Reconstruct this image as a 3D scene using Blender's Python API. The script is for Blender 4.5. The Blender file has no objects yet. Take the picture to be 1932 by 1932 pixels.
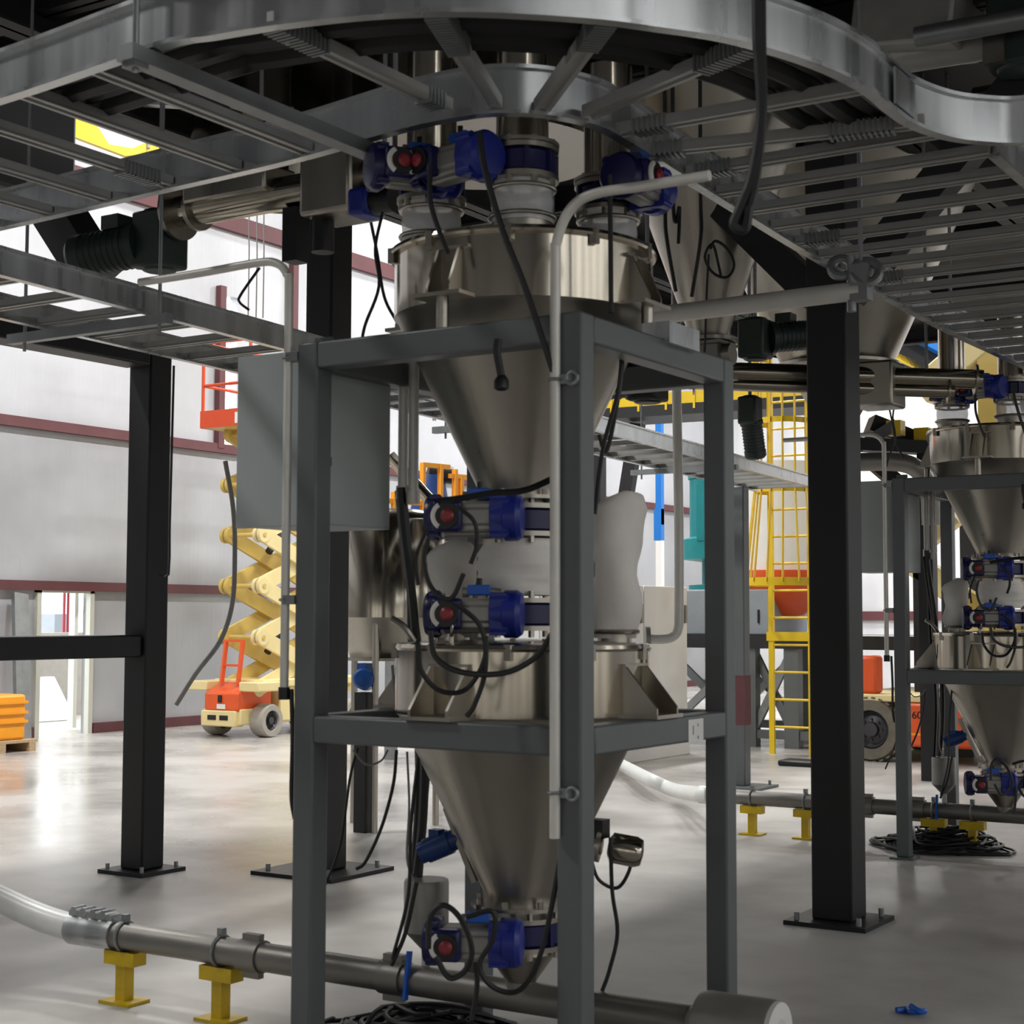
import bpy, math, random
from mathutils import Vector, Matrix
random.seed(7)
S = bpy.context.scene
C = S.collection
PI = math.pi

# ---------------------------------------------------------------- camera, world, exposure
YAW, PITCH, ROLL, FPX, CAMH = math.radians(32.366), math.radians(3.8456), math.radians(.1559), 2996.67, 1.5
_f = Vector((-math.sin(YAW)*math.cos(PITCH), math.cos(YAW)*math.cos(PITCH), math.sin(PITCH)))
_r = Vector((math.cos(YAW), math.sin(YAW), 0)); _u = _r.cross(_f)
CR = _r*math.cos(ROLL)+_u*math.sin(ROLL); CU = _u*math.cos(ROLL)-_r*math.sin(ROLL); CF = _f
CO = Vector((0, 0, CAMH))
cam = bpy.data.cameras.new('camera'); cam.sensor_fit = 'HORIZONTAL'; cam.sensor_width = 36
cam.lens = FPX/1932*36; cam.clip_end = 300
camo = bpy.data.objects.new('camera', cam); C.objects.link(camo)
m3 = Matrix((CR, CU, -CF)).transposed(); camo.matrix_world = Matrix.Translation(CO) @ m3.to_4x4()
S.camera = camo
cam.dof.use_dof = True; cam.dof.focus_distance = 13; cam.dof.aperture_fstop = 8
S.view_settings.view_transform = 'Standard'; S.view_settings.look = 'None'
S.view_settings.gamma = 1; S.view_settings.use_curve_mapping = False
S.view_settings.exposure = -0.7
S.cycles.use_denoising = True
S.cycles.max_bounces = 10; S.cycles.diffuse_bounces = 5; S.cycles.glossy_bounces = 5
S.cycles.sample_clamp_indirect = 8
w = bpy.data.worlds.new('daylight'); S.world = w; w.use_nodes = True
w.node_tree.nodes['Background'].inputs[0].default_value = (.93, .97, 1, 1)
w.node_tree.nodes['Background'].inputs[1].default_value = 7.0
FLAT = Vector((CF.x, CF.y, 0)).normalized()

def at(x, y, X=None, Y=None, Z=None, d=None):
    """Point of the place seen at photo pixel (x, y), on a plane X=, Y= or Z=, or at ground distance d."""
    v = CF*FPX + CR*(x-966) - CU*(y-966)
    t = X/v.x if X is not None else Y/v.y if Y is not None else (Z-CAMH)/v.z if Z is not None else d/v.dot(FLAT)
    return CO + v*t

# lamps: (x, y, z, size_x, size_y, watts); lone far lamp is added to light the white cabinet
LAMPS = [(-10.2, yy, 9.2, .6, 1.2, 800) for yy in (0, 6, 12, 18, 24, 30)] + \
        [(-14.2, yy, 9.2, .6, 1.2, 130) for yy in (9, 15, 21, 27)] + \
        [(xx, yy, 9.2, .6, 1.2, 420) for xx in (-4.5, 1.5, 7.5) for yy in (24, 30)] + [(-3.6, 20.5, 9.2, .6, 1.2, 420)] + \
        [(10.8, yy, 9.2, .6, 1.2, 90) for yy in (-6, 0, 6, 12, 18)]

# ---------------------------------------------------------------- materials
def lin(h):
    v = [int(h[i:i+2], 16)/255 for i in (0, 2, 4)]
    return [c/12.92 if c <= .04045 else ((c+.055)/1.055)**2.4 for c in v]
def mat(name, hexc, rough=.5, metal=0., var=.08, scale=6., bump=0., stretch=(1, 1, 1), rvar=0., emit=0., alpha=1., trans=0., coat=0.):
    m = bpy.data.materials.new(name); m.use_nodes = True
    nt = m.node_tree; b = nt.nodes['Principled BSDF']; c = lin(hexc)
    tc = nt.nodes.new('ShaderNodeTexCoord'); mp = nt.nodes.new('ShaderNodeMapping'); mp.inputs['Scale'].default_value = stretch
    nz = nt.nodes.new('ShaderNodeTexNoise'); nz.inputs['Scale'].default_value = scale; nz.inputs['Detail'].default_value = 5
    nt.links.new(tc.outputs['Object'], mp.inputs[0]); nt.links.new(mp.outputs[0], nz.inputs['Vector'])
    rp = nt.nodes.new('ShaderNodeValToRGB'); rp.color_ramp.elements[0].position = .3; rp.color_ramp.elements[1].position = .7
    rp.color_ramp.elements[0].color = [max(0, x*(1-var)) for x in c]+[1]
    rp.color_ramp.elements[1].color = [min(1, x*(1+var)) for x in c]+[1]
    nt.links.new(nz.outputs[0], rp.inputs[0]); nt.links.new(rp.outputs[0], b.inputs['Base Color'])
    b.inputs['Roughness'].default_value = rough; b.inputs['Metallic'].default_value = metal
    if rvar:
        mr = nt.nodes.new('ShaderNodeMapRange'); mr.inputs[1].default_value = .3; mr.inputs[2].default_value = .7
        mr.inputs[3].default_value = max(.03, rough-rvar); mr.inputs[4].default_value = rough+rvar
        nt.links.new(nz.outputs[0], mr.inputs[0]); nt.links.new(mr.outputs[0], b.inputs['Roughness'])
    if bump:
        bp = nt.nodes.new('ShaderNodeBump'); bp.inputs['Strength'].default_value = bump; bp.inputs['Distance'].default_value = .02
        nt.links.new(nz.outputs[0], bp.inputs['Height']); nt.links.new(bp.outputs[0], b.inputs['Normal'])
    if emit:
        b.inputs['Emission Color'].default_value = c+[1]; b.inputs['Emission Strength'].default_value = emit
    if alpha < 1: b.inputs['Alpha'].default_value = alpha
    if trans: b.inputs['Transmission Weight'].default_value = trans
    if coat: b.inputs['Coat Weight'].default_value = coat; b.inputs['Coat Roughness'].default_value = .15
    return m
M = dict(
    stand=mat('slate_grey_paint', '5f6465', .42, var=.06, scale=3),
    black=mat('black_steel_paint', '17171a', .5, var=.15, scale=2),
    deckm=mat('dark_deck_steel', '1d1d1f', .65, var=.2, scale=2),
    steel=mat('stainless_steel', 'aea799', .15, 1, var=.07, scale=2.2, stretch=(3, 3, .2), rvar=.05, bump=.05),
    steelr=mat('brushed_stainless', 'aaa59b', .32, 1, var=.08, scale=3, stretch=(2, 2, .5), rvar=.06),
    galv=mat('galvanised_tray', 'c2c5c6', .3, .9, var=.16, scale=2.2, stretch=(4, 4, .2), rvar=.08),
    galvd=mat('galvanised_strut', '8f9394', .45, .7, var=.12, scale=8),
    galvr=mat('galvanised_rung', 'a9a9a6', .4, .35, var=.1, scale=6),
    pipe=mat('grey_pipe_metal', '84817c', .45, .7, var=.12, scale=5, rvar=.08),
    conduit=mat('conduit_metal', 'd6d4ce', .42, .2, var=.06, scale=8),
    cab=mat('cabinet_grey_paint', 'adb5b5', .45, var=.04, scale=2),
    cabw=mat('white_cabinet_paint', 'e8e8e6', .45, var=.03, scale=2),
    blue=mat('blue_actuator_paint', '182a8a', .4, var=.1, scale=8),
    navy=mat('navy_valve_paint', '16184f', .35, var=.12, scale=8),
    bblue=mat('bright_blue_plastic', '1f5fc4', .4, var=.06),
    blumot=mat('blue_motor_paint', '1d3f7c', .42, var=.1),
    alu=mat('cast_grey_aluminium', '96948f', .45, .55, var=.1, scale=9),
    red=mat('red_dial_plastic', '8c2832', .4, var=.08),
    blk=mat('black_plastic', '131315', .45, var=.1, scale=12),
    cable=mat('black_cable_rubber', '151517', .5, var=.1, scale=20),
    gcable=mat('grey_cable', '8e8c88', .5, var=.06, scale=20),
    white=mat('white_plastic', 'e3e2de', .5, var=.04),
    fabric=mat('off_white_filter_cloth', 'ebe8e2', .85, var=.08, scale=5, bump=.5),
    clear=mat('clear_plastic_sleeve', 'e4e6e8', .2, var=.05, scale=9, bump=.4, alpha=.6),
    hose=mat('milky_white_hose', 'e4e6e3', .35, var=.05, scale=14, stretch=(1, 1, 1)),
    yellow=mat('safety_yellow_paint', 'e3c01c', .4, var=.06, scale=5),
    yelold=mat('worn_yellow_paint', 'c4a60d', .45, var=.16, scale=12),
    orange=mat('orange_lift_paint', 'e05a26', .4, var=.05),
    ored=mat('orange_red_rail_paint', 'cf4a22', .4, var=.05),
    amber=mat('amber_guardrail_paint', 'ef9f1f', .4, var=.05),
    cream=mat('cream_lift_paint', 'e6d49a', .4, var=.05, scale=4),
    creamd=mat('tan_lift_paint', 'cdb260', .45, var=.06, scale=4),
    teal=mat('teal_machine_paint', '12838a', .4, var=.08, scale=4),
    tire=mat('grey_tire_rubber', 'a29d94', .8, var=.08, scale=9, bump=.3),
    tired=mat('dark_tire_rubber', '6a6458', .85, var=.15, scale=9, bump=.4),
    rim=mat('dark_wheel_rim', '4c4c4e', .4, .6, var=.1),
    greenm=mat('dark_green_motor_paint', '2c3a36', .42, var=.15, scale=7),
    girt=mat('red_oxide_steel', '5e3438', .6, var=.1, scale=4),
    wood=mat('pallet_wood', 'b49a78', .8, var=.2, scale=6, stretch=(1, 8, 8)),
    doorp=mat('door_frame_paint', 'c9cabf', .45, var=.03),
    bluemot2=mat('royal_blue_motor_paint', '0f4a94', .4),
    bluecol=mat('bright_blue_paint', '1573c9', .45, var=.04),
    gbox=mat('machine_grey_paint', '8b939a', .5, var=.05),
    concrete2=mat('block_wall', 'b5aea4', .85, var=.08, scale=9, bump=.3),
    brown=mat('brown_cardboard', '8a5536', .8, var=.1),
    lampw=mat('lamp_diffuser', 'ffffff', .5, emit=14.),
    fill_up=mat('upper_fill_glow', 'f3f3f3', .3, emit=3.4, var=.02),
    fill_low=mat('low_fill_glow', 'f3f1ec', .3, emit=1.3, var=.02),
    lampb=mat('lamp_housing', 'c8c8c8', .5),
)

# ---------------------------------------------------------------- mesh helpers
def V(*a): return Vector(a)
def spline(pts, n=6):
    P = [Vector(p) for p in pts]
    if len(P) < 3: return P
    P = [P[0]*2-P[1]]+P+[P[-1]*2-P[-2]]; out = []
    for i in range(1, len(P)-2):
        for k in range(n):
            t = k/n; a, b, c, d = P[i-1:i+3]
            out.append(.5*((2*b)+(c-a)*t+(2*a-5*b+4*c-d)*t*t+(3*b-a-3*c+d)*t**3))
    out.append(P[-2]); return out
def basis(d):
    d = d.normalized(); a = V(0, 0, 1) if abs(d.z) < .95 else V(1, 0, 0)
    s = d.cross(a).normalized(); return s, s.cross(d)
class MB:
    def __init__(s): s.v = []; s.f = []
    def add(s, vs, fs):
        n = len(s.v); s.v += [Vector(p) for p in vs]; s.f += [[n+i for i in f] for f in fs]; return s
    def bx(s, x0, x1, y0, y1, z0, z1):
        return s.add([(x, y, z) for x in (x0, x1) for y in (y0, y1) for z in (z0, z1)],
                     [(0, 1, 3, 2), (4, 6, 7, 5), (0, 4, 5, 1), (2, 3, 7, 6), (0, 2, 6, 4), (1, 5, 7, 3)])
    def cb(s, c, sx, sy, sz):
        return s.bx(c[0]-sx/2, c[0]+sx/2, c[1]-sy/2, c[1]+sy/2, c[2]-sz/2, c[2]+sz/2)
    def bar(s, p, q, w, h, up=None):
        p, q = Vector(p), Vector(q); d = (q-p).normalized()
        if up is None: a, b = basis(d)
        else:
            a = d.cross(Vector(up)).normalized(); b = a.cross(d)
        vs = [o+a*i*w/2+b*j*h/2 for o in (p, q) for i, j in ((-1, -1), (1, -1), (1, 1), (-1, 1))]
        return s.add(vs, [(0, 1, 2, 3), (7, 6, 5, 4)]+[(i, i+4, (i+1) % 4+4, (i+1) % 4) for i in range(4)])
    def tube(s, pts, r, n=8, caps=True, rs=None):
        P = [Vector(p) for p in pts]; R = rs or [r]*len(P); vs = []; fs = []
        d0 = (P[1]-P[0]); a, b = basis(d0)
        for i, p in enumerate(P):
            d = (P[min(i+1, len(P)-1)]-P[max(i-1, 0)])
            if d.length < 1e-9: d = d0
            d.normalize(); a = (a-d*a.dot(d)); a = a.normalized() if a.length > 1e-6 else basis(d)[0]; b = d.cross(a)
            vs += [p+(a*math.cos(2*PI*k/n)+b*math.sin(2*PI*k/n))*R[i] for k in range(n)]
        for i in range(len(P)-1):
            fs += [(i*n+k, i*n+(k+1) % n, (i+1)*n+(k+1) % n, (i+1)*n+k) for k in range(n)]
        if caps: fs += [tuple(range(n))[::-1], tuple((len(P)-1)*n+k for k in range(n))]
        return s.add(vs, fs)
    def cyl(s, p, q, r, r2=None, n=20): return s.tube([p, q], r, n, rs=[r, r if r2 is None else r2])
    def lathe(s, c, prof, n=40, ax=None, caps=True):
        c = Vector(c); d = Vector(ax).normalized() if ax else V(0, 0, 1); a, b = basis(d) if ax else (V(1, 0, 0), V(0, 1, 0))
        vs = [c+d*z+(a*math.cos(2*PI*k/n)+b*math.sin(2*PI*k/n))*max(r, .0005) for r, z in prof for k in range(n)]
        fs = [(i*n+k, i*n+(k+1) % n, (i+1)*n+(k+1) % n, (i+1)*n+k) for i in range(len(prof)-1) for k in range(n)]
        if caps: fs += [tuple(range(n))[::-1], tuple((len(prof)-1)*n+k for k in range(n))]
        return s.add(vs, fs)
    def torus(s, c, R, r, ax=(0, 0, 1), n=28, m=8, a0=0, a1=2*PI):
        a, b = basis(Vector(ax)); full = abs(a1-a0-2*PI) < 1e-6
        pts = [Vector(c)+(a*math.cos(a0+(a1-a0)*k/n)+b*math.sin(a0+(a1-a0)*k/n))*R for k in range(n+1)]
        return s.tube(pts, r, m, caps=not full)
    def prism(s, poly, vec):
        P = [Vector(p) for p in poly]; n = len(P); vec = Vector(vec)
        return s.add(P+[p+vec for p in P], [tuple(range(n))[::-1], tuple(range(n, 2*n))]+[(i, (i+1) % n, (i+1) % n+n, i+n) for i in range(n)])
    def sweep(s, path, prof, up=(0, 0, 1)):
        """prof: closed list of (side, up) offsets swept along a level path."""
        P = [Vector(p) for p in path]; n = len(prof); vs = []
        for i, p in enumerate(P):
            d = (P[min(i+1, len(P)-1)]-P[max(i-1, 0)]).normalized(); a = d.cross(Vector(up)).normalized()
            vs += [p+a*u+Vector(up)*v for u, v in prof]
        fs = [(i*n+k, i*n+(k+1) % n, (i+1)*n+(k+1) % n, (i+1)*n+k) for i in range(len(P)-1) for k in range(n)]
        fs += [tuple(range(n))[::-1], tuple((len(P)-1)*n+k for k in range(n))]
        return s.add(vs, fs)
    def build(s, name, m, parent=None, o=None, smooth=35, bev=0, label=None):
        org = Vector(o) if o is not None else (ORG[parent.name] if parent else Vector((0, 0, 0)))
        me = bpy.data.meshes.new(name); me.from_pydata([p-org for p in s.v], [], s.f)
        bm_fix(me)
        me.materials.append(m if not isinstance(m, str) else M[m])
        if smooth:
            me.polygons.foreach_set('use_smooth', [True]*len(me.polygons)); me.set_sharp_from_angle(angle=math.radians(smooth))
        ob = bpy.data.objects.new(name, me); C.objects.link(ob)
        if parent: ob.parent = parent; ORG[ob.name] = org
        elif o is not None: ob.location = org
        if bev:
            b = ob.modifiers.new('bevel', 'BEVEL'); b.width = bev; b.segments = 2; b.limit_method = 'ANGLE'
        if label: ob['label'] = label
        return ob
import bmesh
def bm_fix(me):
    b = bmesh.new(); b.from_mesh(me); bmesh.ops.recalc_face_normals(b, faces=b.faces); b.to_mesh(me); b.free()
ORG = {}
def tag(o, label, cat, group=None, kind=None):
    o['label'] = label; o['category'] = cat
    if group: o['group'] = group
    if kind: o['kind'] = kind
    return o
def thing(name, label, cat, loc=(0, 0, 0), group=None, kind='thing', rz=0):
    o = bpy.data.objects.new(name, None); C.objects.link(o); o.location = loc; o.rotation_euler = (0, 0, rz)
    o.empty_display_size = .1
    ORG[o.name] = Vector(loc) if not rz else Vector((0, 0, 0)); return tag(o, label, cat, group, kind)
def local(o): ORG[o.name] = Vector((0, 0, 0)); return o
def solo(mb, name, m, label, cat, loc=None, group=None, bev=0, smooth=35, kind='thing'):
    if loc is None:
        n = len(mb.v); loc = sum(mb.v, Vector((0, 0, 0)))/n; loc.z = min(p.z for p in mb.v)
    return tag(mb.build(name, m, None, o=loc, bev=bev, smooth=smooth), label, cat, group, kind)
def struct(mb, name, m, parent=None, smooth=0):
    o = mb.build(name, m, parent, smooth=smooth); o['kind'] = 'structure'; return o
def copy_tree(o, parent=None):
    c = o.copy(); C.objects.link(c); c.parent = parent
    for ch in list(o.children): copy_tree(ch, c)
    return c
def wire(name, pts, r, label, cat='cable', m='cable', group=None, n=6, seg=6):
    return solo(MB().tube(spline(pts, seg), r, n), name, m, label, cat, loc=Vector(pts[0]), group=group)
# ---------------------------------------------------------------- the hall
XW, XR, YB, YF, ZC = -15.8, 13.0, 34.0, -12.0, 10.0
def floor_mat():
    m = bpy.data.materials.new('polished_concrete'); m.use_nodes = True; nt = m.node_tree; b = nt.nodes['Principled BSDF']
    tc = nt.nodes.new('ShaderNodeTexCoord'); L = nt.links.new
    def noise(sc, det, stretch=(1, 1, 1)):
        mp = nt.nodes.new('ShaderNodeMapping'); mp.inputs['Scale'].default_value = stretch; n = nt.nodes.new('ShaderNodeTexNoise')
        n.inputs['Scale'].default_value = sc; n.inputs['Detail'].default_value = det; L(tc.outputs['Object'], mp.inputs[0]); L(mp.outputs[0], n.inputs['Vector']); return n
    n1 = noise(.55, 8); n2 = noise(3.2, 6); n3 = noise(.8, 4, (1, .25, 1))
    mx = nt.nodes.new('ShaderNodeMath'); mx.operation = 'MULTIPLY_ADD'; mx.inputs[1].default_value = .35; L(n2.outputs[0], mx.inputs[0]); L(n1.outputs[0], mx.inputs[2])
    my = nt.nodes.new('ShaderNodeMath'); my.operation = 'MULTIPLY_ADD'; my.inputs[1].default_value = .4; L(n3.outputs[0], my.inputs[0]); L(mx.outputs[0], my.inputs[2])
    rp = nt.nodes.new('ShaderNodeValToRGB'); e = rp.color_ramp.elements
    e[0].position = .6; e[0].color = lin('85817c')+[1]; e[1].position = 1.05; e[1].color = lin('bdbab5')+[1]
    L(my.outputs[0], rp.inputs[0]); L(rp.outputs[0], b.inputs['Base Color'])
    mr = nt.nodes.new('ShaderNodeMapRange'); mr.inputs[1].default_value = .3; mr.inputs[2].default_value = .7; mr.inputs[3].default_value = .14; mr.inputs[4].default_value = .38
    L(n1.outputs[0], mr.inputs[0])
    sx = nt.nodes.new('ShaderNodeSeparateXYZ'); L(tc.outputs['Object'], sx.inputs[0]); dm = nt.nodes.new('ShaderNodeMapRange')  # dusty, unpolished slab under the machines
    dm.inputs[1].default_value = -7.5; dm.inputs[2].default_value = -4; dm.inputs[3].default_value = 0; dm.inputs[4].default_value = .26; L(sx.outputs[0], dm.inputs[0])
    sm = nt.nodes.new('ShaderNodeMath'); L(mr.outputs[0], sm.inputs[0]); L(dm.outputs[0], sm.inputs[1]); L(sm.outputs[0], b.inputs['Roughness'])
    bp = nt.nodes.new('ShaderNodeBump'); bp.inputs['Strength'].default_value = .06; bp.inputs['Distance'].default_value = .02; L(n2.outputs[0], bp.inputs['Height']); L(bp.outputs[0], b.inputs['Normal'])
    return m
def wall_mat(name, hexc, seam=True):
    """insulated vinyl lining: soft vertical ribs and wrinkles"""
    m = bpy.data.materials.new(name); m.use_nodes = True; nt = m.node_tree; b = nt.nodes['Principled BSDF']; L = nt.links.new
    tc = nt.nodes.new('ShaderNodeTexCoord'); mp = nt.nodes.new('ShaderNodeMapping'); mp.inputs['Scale'].default_value = (1, .5, .5)
    L(tc.outputs['Object'], mp.inputs[0])
    n = nt.nodes.new('ShaderNodeTexNoise'); n.inputs['Scale'].default_value = 1.1; n.inputs['Detail'].default_value = 6; L(mp.outputs[0], n.inputs['Vector'])
    n2 = nt.nodes.new('ShaderNodeTexNoise'); n2.inputs['Scale'].default_value = 5; n2.inputs['Detail'].default_value = 3
    mp2 = nt.nodes.new('ShaderNodeMapping'); mp2.inputs['Scale'].default_value = (1.6, 1.6, .12); L(tc.outputs['Object'], mp2.inputs[0]); L(mp2.outputs[0], n2.inputs['Vector'])
    c = lin(hexc); rp = nt.nodes.new('ShaderNodeValToRGB'); rp.color_ramp.elements[0].position = .3; rp.color_ramp.elements[1].position = .72
    rp.color_ramp.elements[0].color = [x*.8 for x in c]+[1]; rp.color_ramp.elements[1].color = [min(1, x*1.1) for x in c]+[1]
    L(n.outputs[0], rp.inputs[0]); L(rp.outputs[0], b.inputs['Base Color'])
    ad = nt.nodes.new('ShaderNodeMath'); L(n.outputs[0], ad.inputs[0]); L(n2.outputs[0], ad.inputs[1])
    bp = nt.nodes.new('ShaderNodeBump'); bp.inputs['Strength'].default_value = .14; bp.inputs['Distance'].default_value = .05
    L(ad.outputs[0], bp.inputs['Height']); L(bp.outputs[0], b.inputs['Normal']); b.inputs['Roughness'].default_value = .42
    return m
M['floor'] = floor_mat(); M['wall'] = wall_mat('vinyl_wall_lining', 'adafb3'); M['wall_lit'] = wall_mat('lining_lit_band', 'c0c2c7'); M['ceil'] = wall_mat('grey_roof_lining', '77777a'); M['wallback'] = wall_mat('white_back_wall', 'e4e5e8')
struct(MB().bx(XW-.15, XR, YF, YB, -.2, 0), 'floor', 'floor')
struct(MB().bx(XW, XR, YF, YB, ZC, ZC+.1), 'ceiling', 'ceil')
dy0 = at(62, 1250, X=XW).y; dy1 = at(170, 1250, X=XW).y; dz = at(115, 1107, X=XW).z
wy0 = at(413, 780, X=XW).y; wy1 = at(446, 780, X=XW).y; wz0 = 4.15; wz1 = 6.2
ZG2 = at(0, 792, X=XW).z
struct(MB().bx(XW-.15, XW, YF, dy0, 0, ZG2).bx(XW-.15, XW, dy1, YB, 0, ZG2).bx(XW-.15, XW, dy0, dy1, dz, ZG2), 'wall_left', 'wall')
struct(MB().bx(XW-.15, XW, YF, wy0, ZG2, ZC).bx(XW-.15, XW, wy1, YB, ZG2, ZC).bx(XW-.15, XW, wy0, wy1, wz1, ZC), 'wall_left_upper', 'wall_lit')  # upper band coloured lighter to stand in for the brighter light up there
struct(MB().bx(XW, XR, YB, YB+.15, 0, ZC), 'wall_back', 'wallback')
struct(MB().bx(XR, XR+.15, YF, YB, 0, ZC), 'wall_right', 'wall')
struct(MB().bx(XW, XR, YF-.15, YF, 0, ZC), 'wall_front', 'ceil')
for i in range(14):
    ya = -7+2.1*i
    struct(MB().bx(XR-.03, XR-.005, ya, ya+1.4, 5.0, 9.0), 'fill_panel_%d' % (i+1), 'fill_up')  # glowing panels added on the unseen wall for rail reflections and side light
ztop = at(490, 440, X=XW).z
for i, (z, h) in enumerate(((at(0, 1103, X=XW).z, .12), (ZG2, .13), (ztop, .24))):
    mb = MB()
    if z < dz: mb.bx(XW+.004, XW+.09, YF, dy0-.1, z-h/2, z+h/2).bx(XW+.004, XW+.09, dy1+.1, YB, z-h/2, z+h/2)
    else: mb.bx(XW+.004, XW+.09, YF, YB, z-h/2, z+h/2)
    struct(mb, 'trim_%d' % (i+1), 'girt')
struct(MB().bx(XW+.004, XW+.07, YF, dy0-.02, 0, .13).bx(XW+.004, XW+.07, dy1+.02, YB, 0, .13), 'baseboard_left', 'girt')
struct(MB().bx(XW+.005, XW+.1, wy0-.1, wy0+.02, ZG2, wz1+.1), 'trim_5', 'girt')
yc = at(549, 560, X=XW).y
struct(MB().bx(XW+.005, XW+.1, yc-.06, yc+.06, ZG2, ZC), 'trim_6', 'girt')
for i, z in enumerate((at(1650, 1162, Y=YB).z, at(1285, 965, Y=YB).z)):
    struct(MB().bx(XW, XR, YB-.09, YB-.004, z-.1, z+.1), 'trim_%d' % (i+6), 'girt')
k = 15
for x0, x1 in ((-9.5, -7.2), (-6.4, -4.2), (-3.6, -1.8), (-.9, 1.0), (1.6, 3.8), (4.6, 6.2), (7.0, 9.4), (10.2, 12.2)):
    struct(MB().bx(x0, x1, YF+.005, YF+.03, .4, 4.0), 'fill_panel_%d' % k, 'fill_low'); k += 1  # low glowing panels added on the unseen front wall to brighten the drum
for y0, y1 in ((-9, -6.5), (-5.6, -3.8), (-3, -.6), (.2, 2.2), (3, 5.4), (6.2, 8.0), (9, 11.4)):
    struct(MB().bx(XR-.03, XR-.005, y0, y1, .4, 4.0), 'fill_panel_%d' % k, 'fill_low'); k += 1  # more added low glow panels, on the unseen right wall
# door in the lined wall: frame, open leaf folded back, and the yard beyond it
struct(MB().bx(XW-.02, XW+.06, dy0, dy0+.07, 0, dz).bx(XW-.02, XW+.06, dy1-.07, dy1, 0, dz).bx(XW-.02, XW+.06, dy0, dy1, dz-.08, dz), 'door_1', 'doorp')
leaf = struct(MB().bar((XW-.16, dy1-.1, dz/2), (XW-.16-.66, dy1-.1+.5, dz/2), .045, dz-.14, up=(0, 0, 1)), 'door_2', 'doorp')
struct(MB().bx(XW-12, XW-.15, 4, 26, -.2, -.01), 'exterior_ground', 'concrete2')
struct(MB().bx(XW-3.4, XW-3.2, 8, 24, -.01, 1.27), 'exterior_wall', 'concrete2')
p = at(66, 1366, Z=0); 
solo(MB().prism([(XW-2.35, dy0+1.45, 0), (XW-2.28, dy0+1.45, 0), (XW-2.75, dy0+1.45, .62), (XW-2.82, dy0+1.45, .62)], (0, 1.35, 0)), 'wall_board', 'white',
     'white flat board leaning outside the open door', 'board', kind='thing')
solo(MB().bx(XW-7.2, XW-6.4, at(60, 1170, X=XW-7).y, at(104, 1170, X=XW-7).y, -.01, at(60, 1158, X=XW-7).z), 'storage_tank', 'gbox',
     'dark grey tank in the yard seen through the open door', 'tank')
for i, px in enumerate((121, 128.5, 136)):
    q = at(px, 1150, X=XW-5)
    solo(MB().cyl((q.x, q.y, -.01), (q.x, q.y, 3.2), .025, n=10), 'riser_pipe', 'red',
         ['red riser pipe outside the door, closest to the dark tank', 'middle one of the three red riser pipes outside the door', 'red riser pipe outside the door, beside the open door leaf'][i],
         'pipe', group='red riser pipes in the yard')
# loose panel leaning on the wall beside the door, yellow bin on its pallet
q0 = at(22, 1120, X=XW+.1)
solo(MB().bar((XW+.5, dy0-.56, .03), (XW+.13, dy0-.34, dz-.1), .22, .06, up=(1, 0, 0)), 'leaning_sheet', 'galvd', 'grey steel panel leaning on the wall beside the door frame', 'panel')
pc = at(-52, 1418, Z=0)
pal = thing('pallet', 'wooden pallet on the floor under the yellow bin', 'pallet', (pc.x, pc.y, 0))
for k in range(3): MB().cb((pc.x, pc.y-.42+k*.42, .05), 1.0, .09, .1).build('bearer', 'wood', pal)
for k in range(5): MB().cb((pc.x-.42+k*.21, pc.y, .115), .14, 1.0, .03).build('deck_board', 'wood', pal)
yb = thing('storage_bin', 'tall yellow bin standing on a wooden pallet by the door', 'bin', (pc.x, pc.y, .13))
zb = at(0, 1308, X=pc.x).z
MB().cb((pc.x, pc.y, .13+(zb-.13)/2), .8, .8, zb-.13-.002).build('body', 'amber', yb, bev=.03)
for z in (.45, .3, .62): MB().cb((pc.x, pc.y, .13+(zb-.13)*z/.75), .84, .84, .03).build('rib', 'amber', yb)

# ---------------------------------------------------------------- ceiling lamps
for i, (x, y, z, sx, sy, wt) in enumerate(LAMPS):
    row = {-10.2: 'row beside the mezzanine edge', -14.2: 'row along the lined wall'}.get(x, 'rows at the far end' if y >= 20 and x > -9 else 'row over the open side bay')
    t = thing('high_bay_lamp', 'white high bay lamp under the roof, in the '+row, 'lamp', (x, y, z), group='high bay lamps, '+row)
    MB().bx(x-sx/2-.04, x+sx/2+.04, y-sy/2-.04, y+sy/2+.04, z+.02, z+.1).build('housing', 'lampb', t)
    MB().bx(x-sx/2, x+sx/2, y-sy/2, y+sy/2, z+.005, z+.02).build('diffuser', 'lampw', t)
    for s in (-1, 1): MB().cyl((x, y+s*sy*.4, z+.1), (x, y+s*sy*.4, ZC), .006, n=6).build('hanger', 'galvd', t)
    L = bpy.data.lights.new('lamp_light', 'AREA'); L.shape = 'RECTANGLE'; L.size = sx; L.size_y = sy; L.energy = wt; L.color = (1, .985, .96)
    lo = bpy.data.objects.new('lamp_light', L); C.objects.link(lo); lo.parent = t; lo.location = (0, 0, 0)

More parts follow.
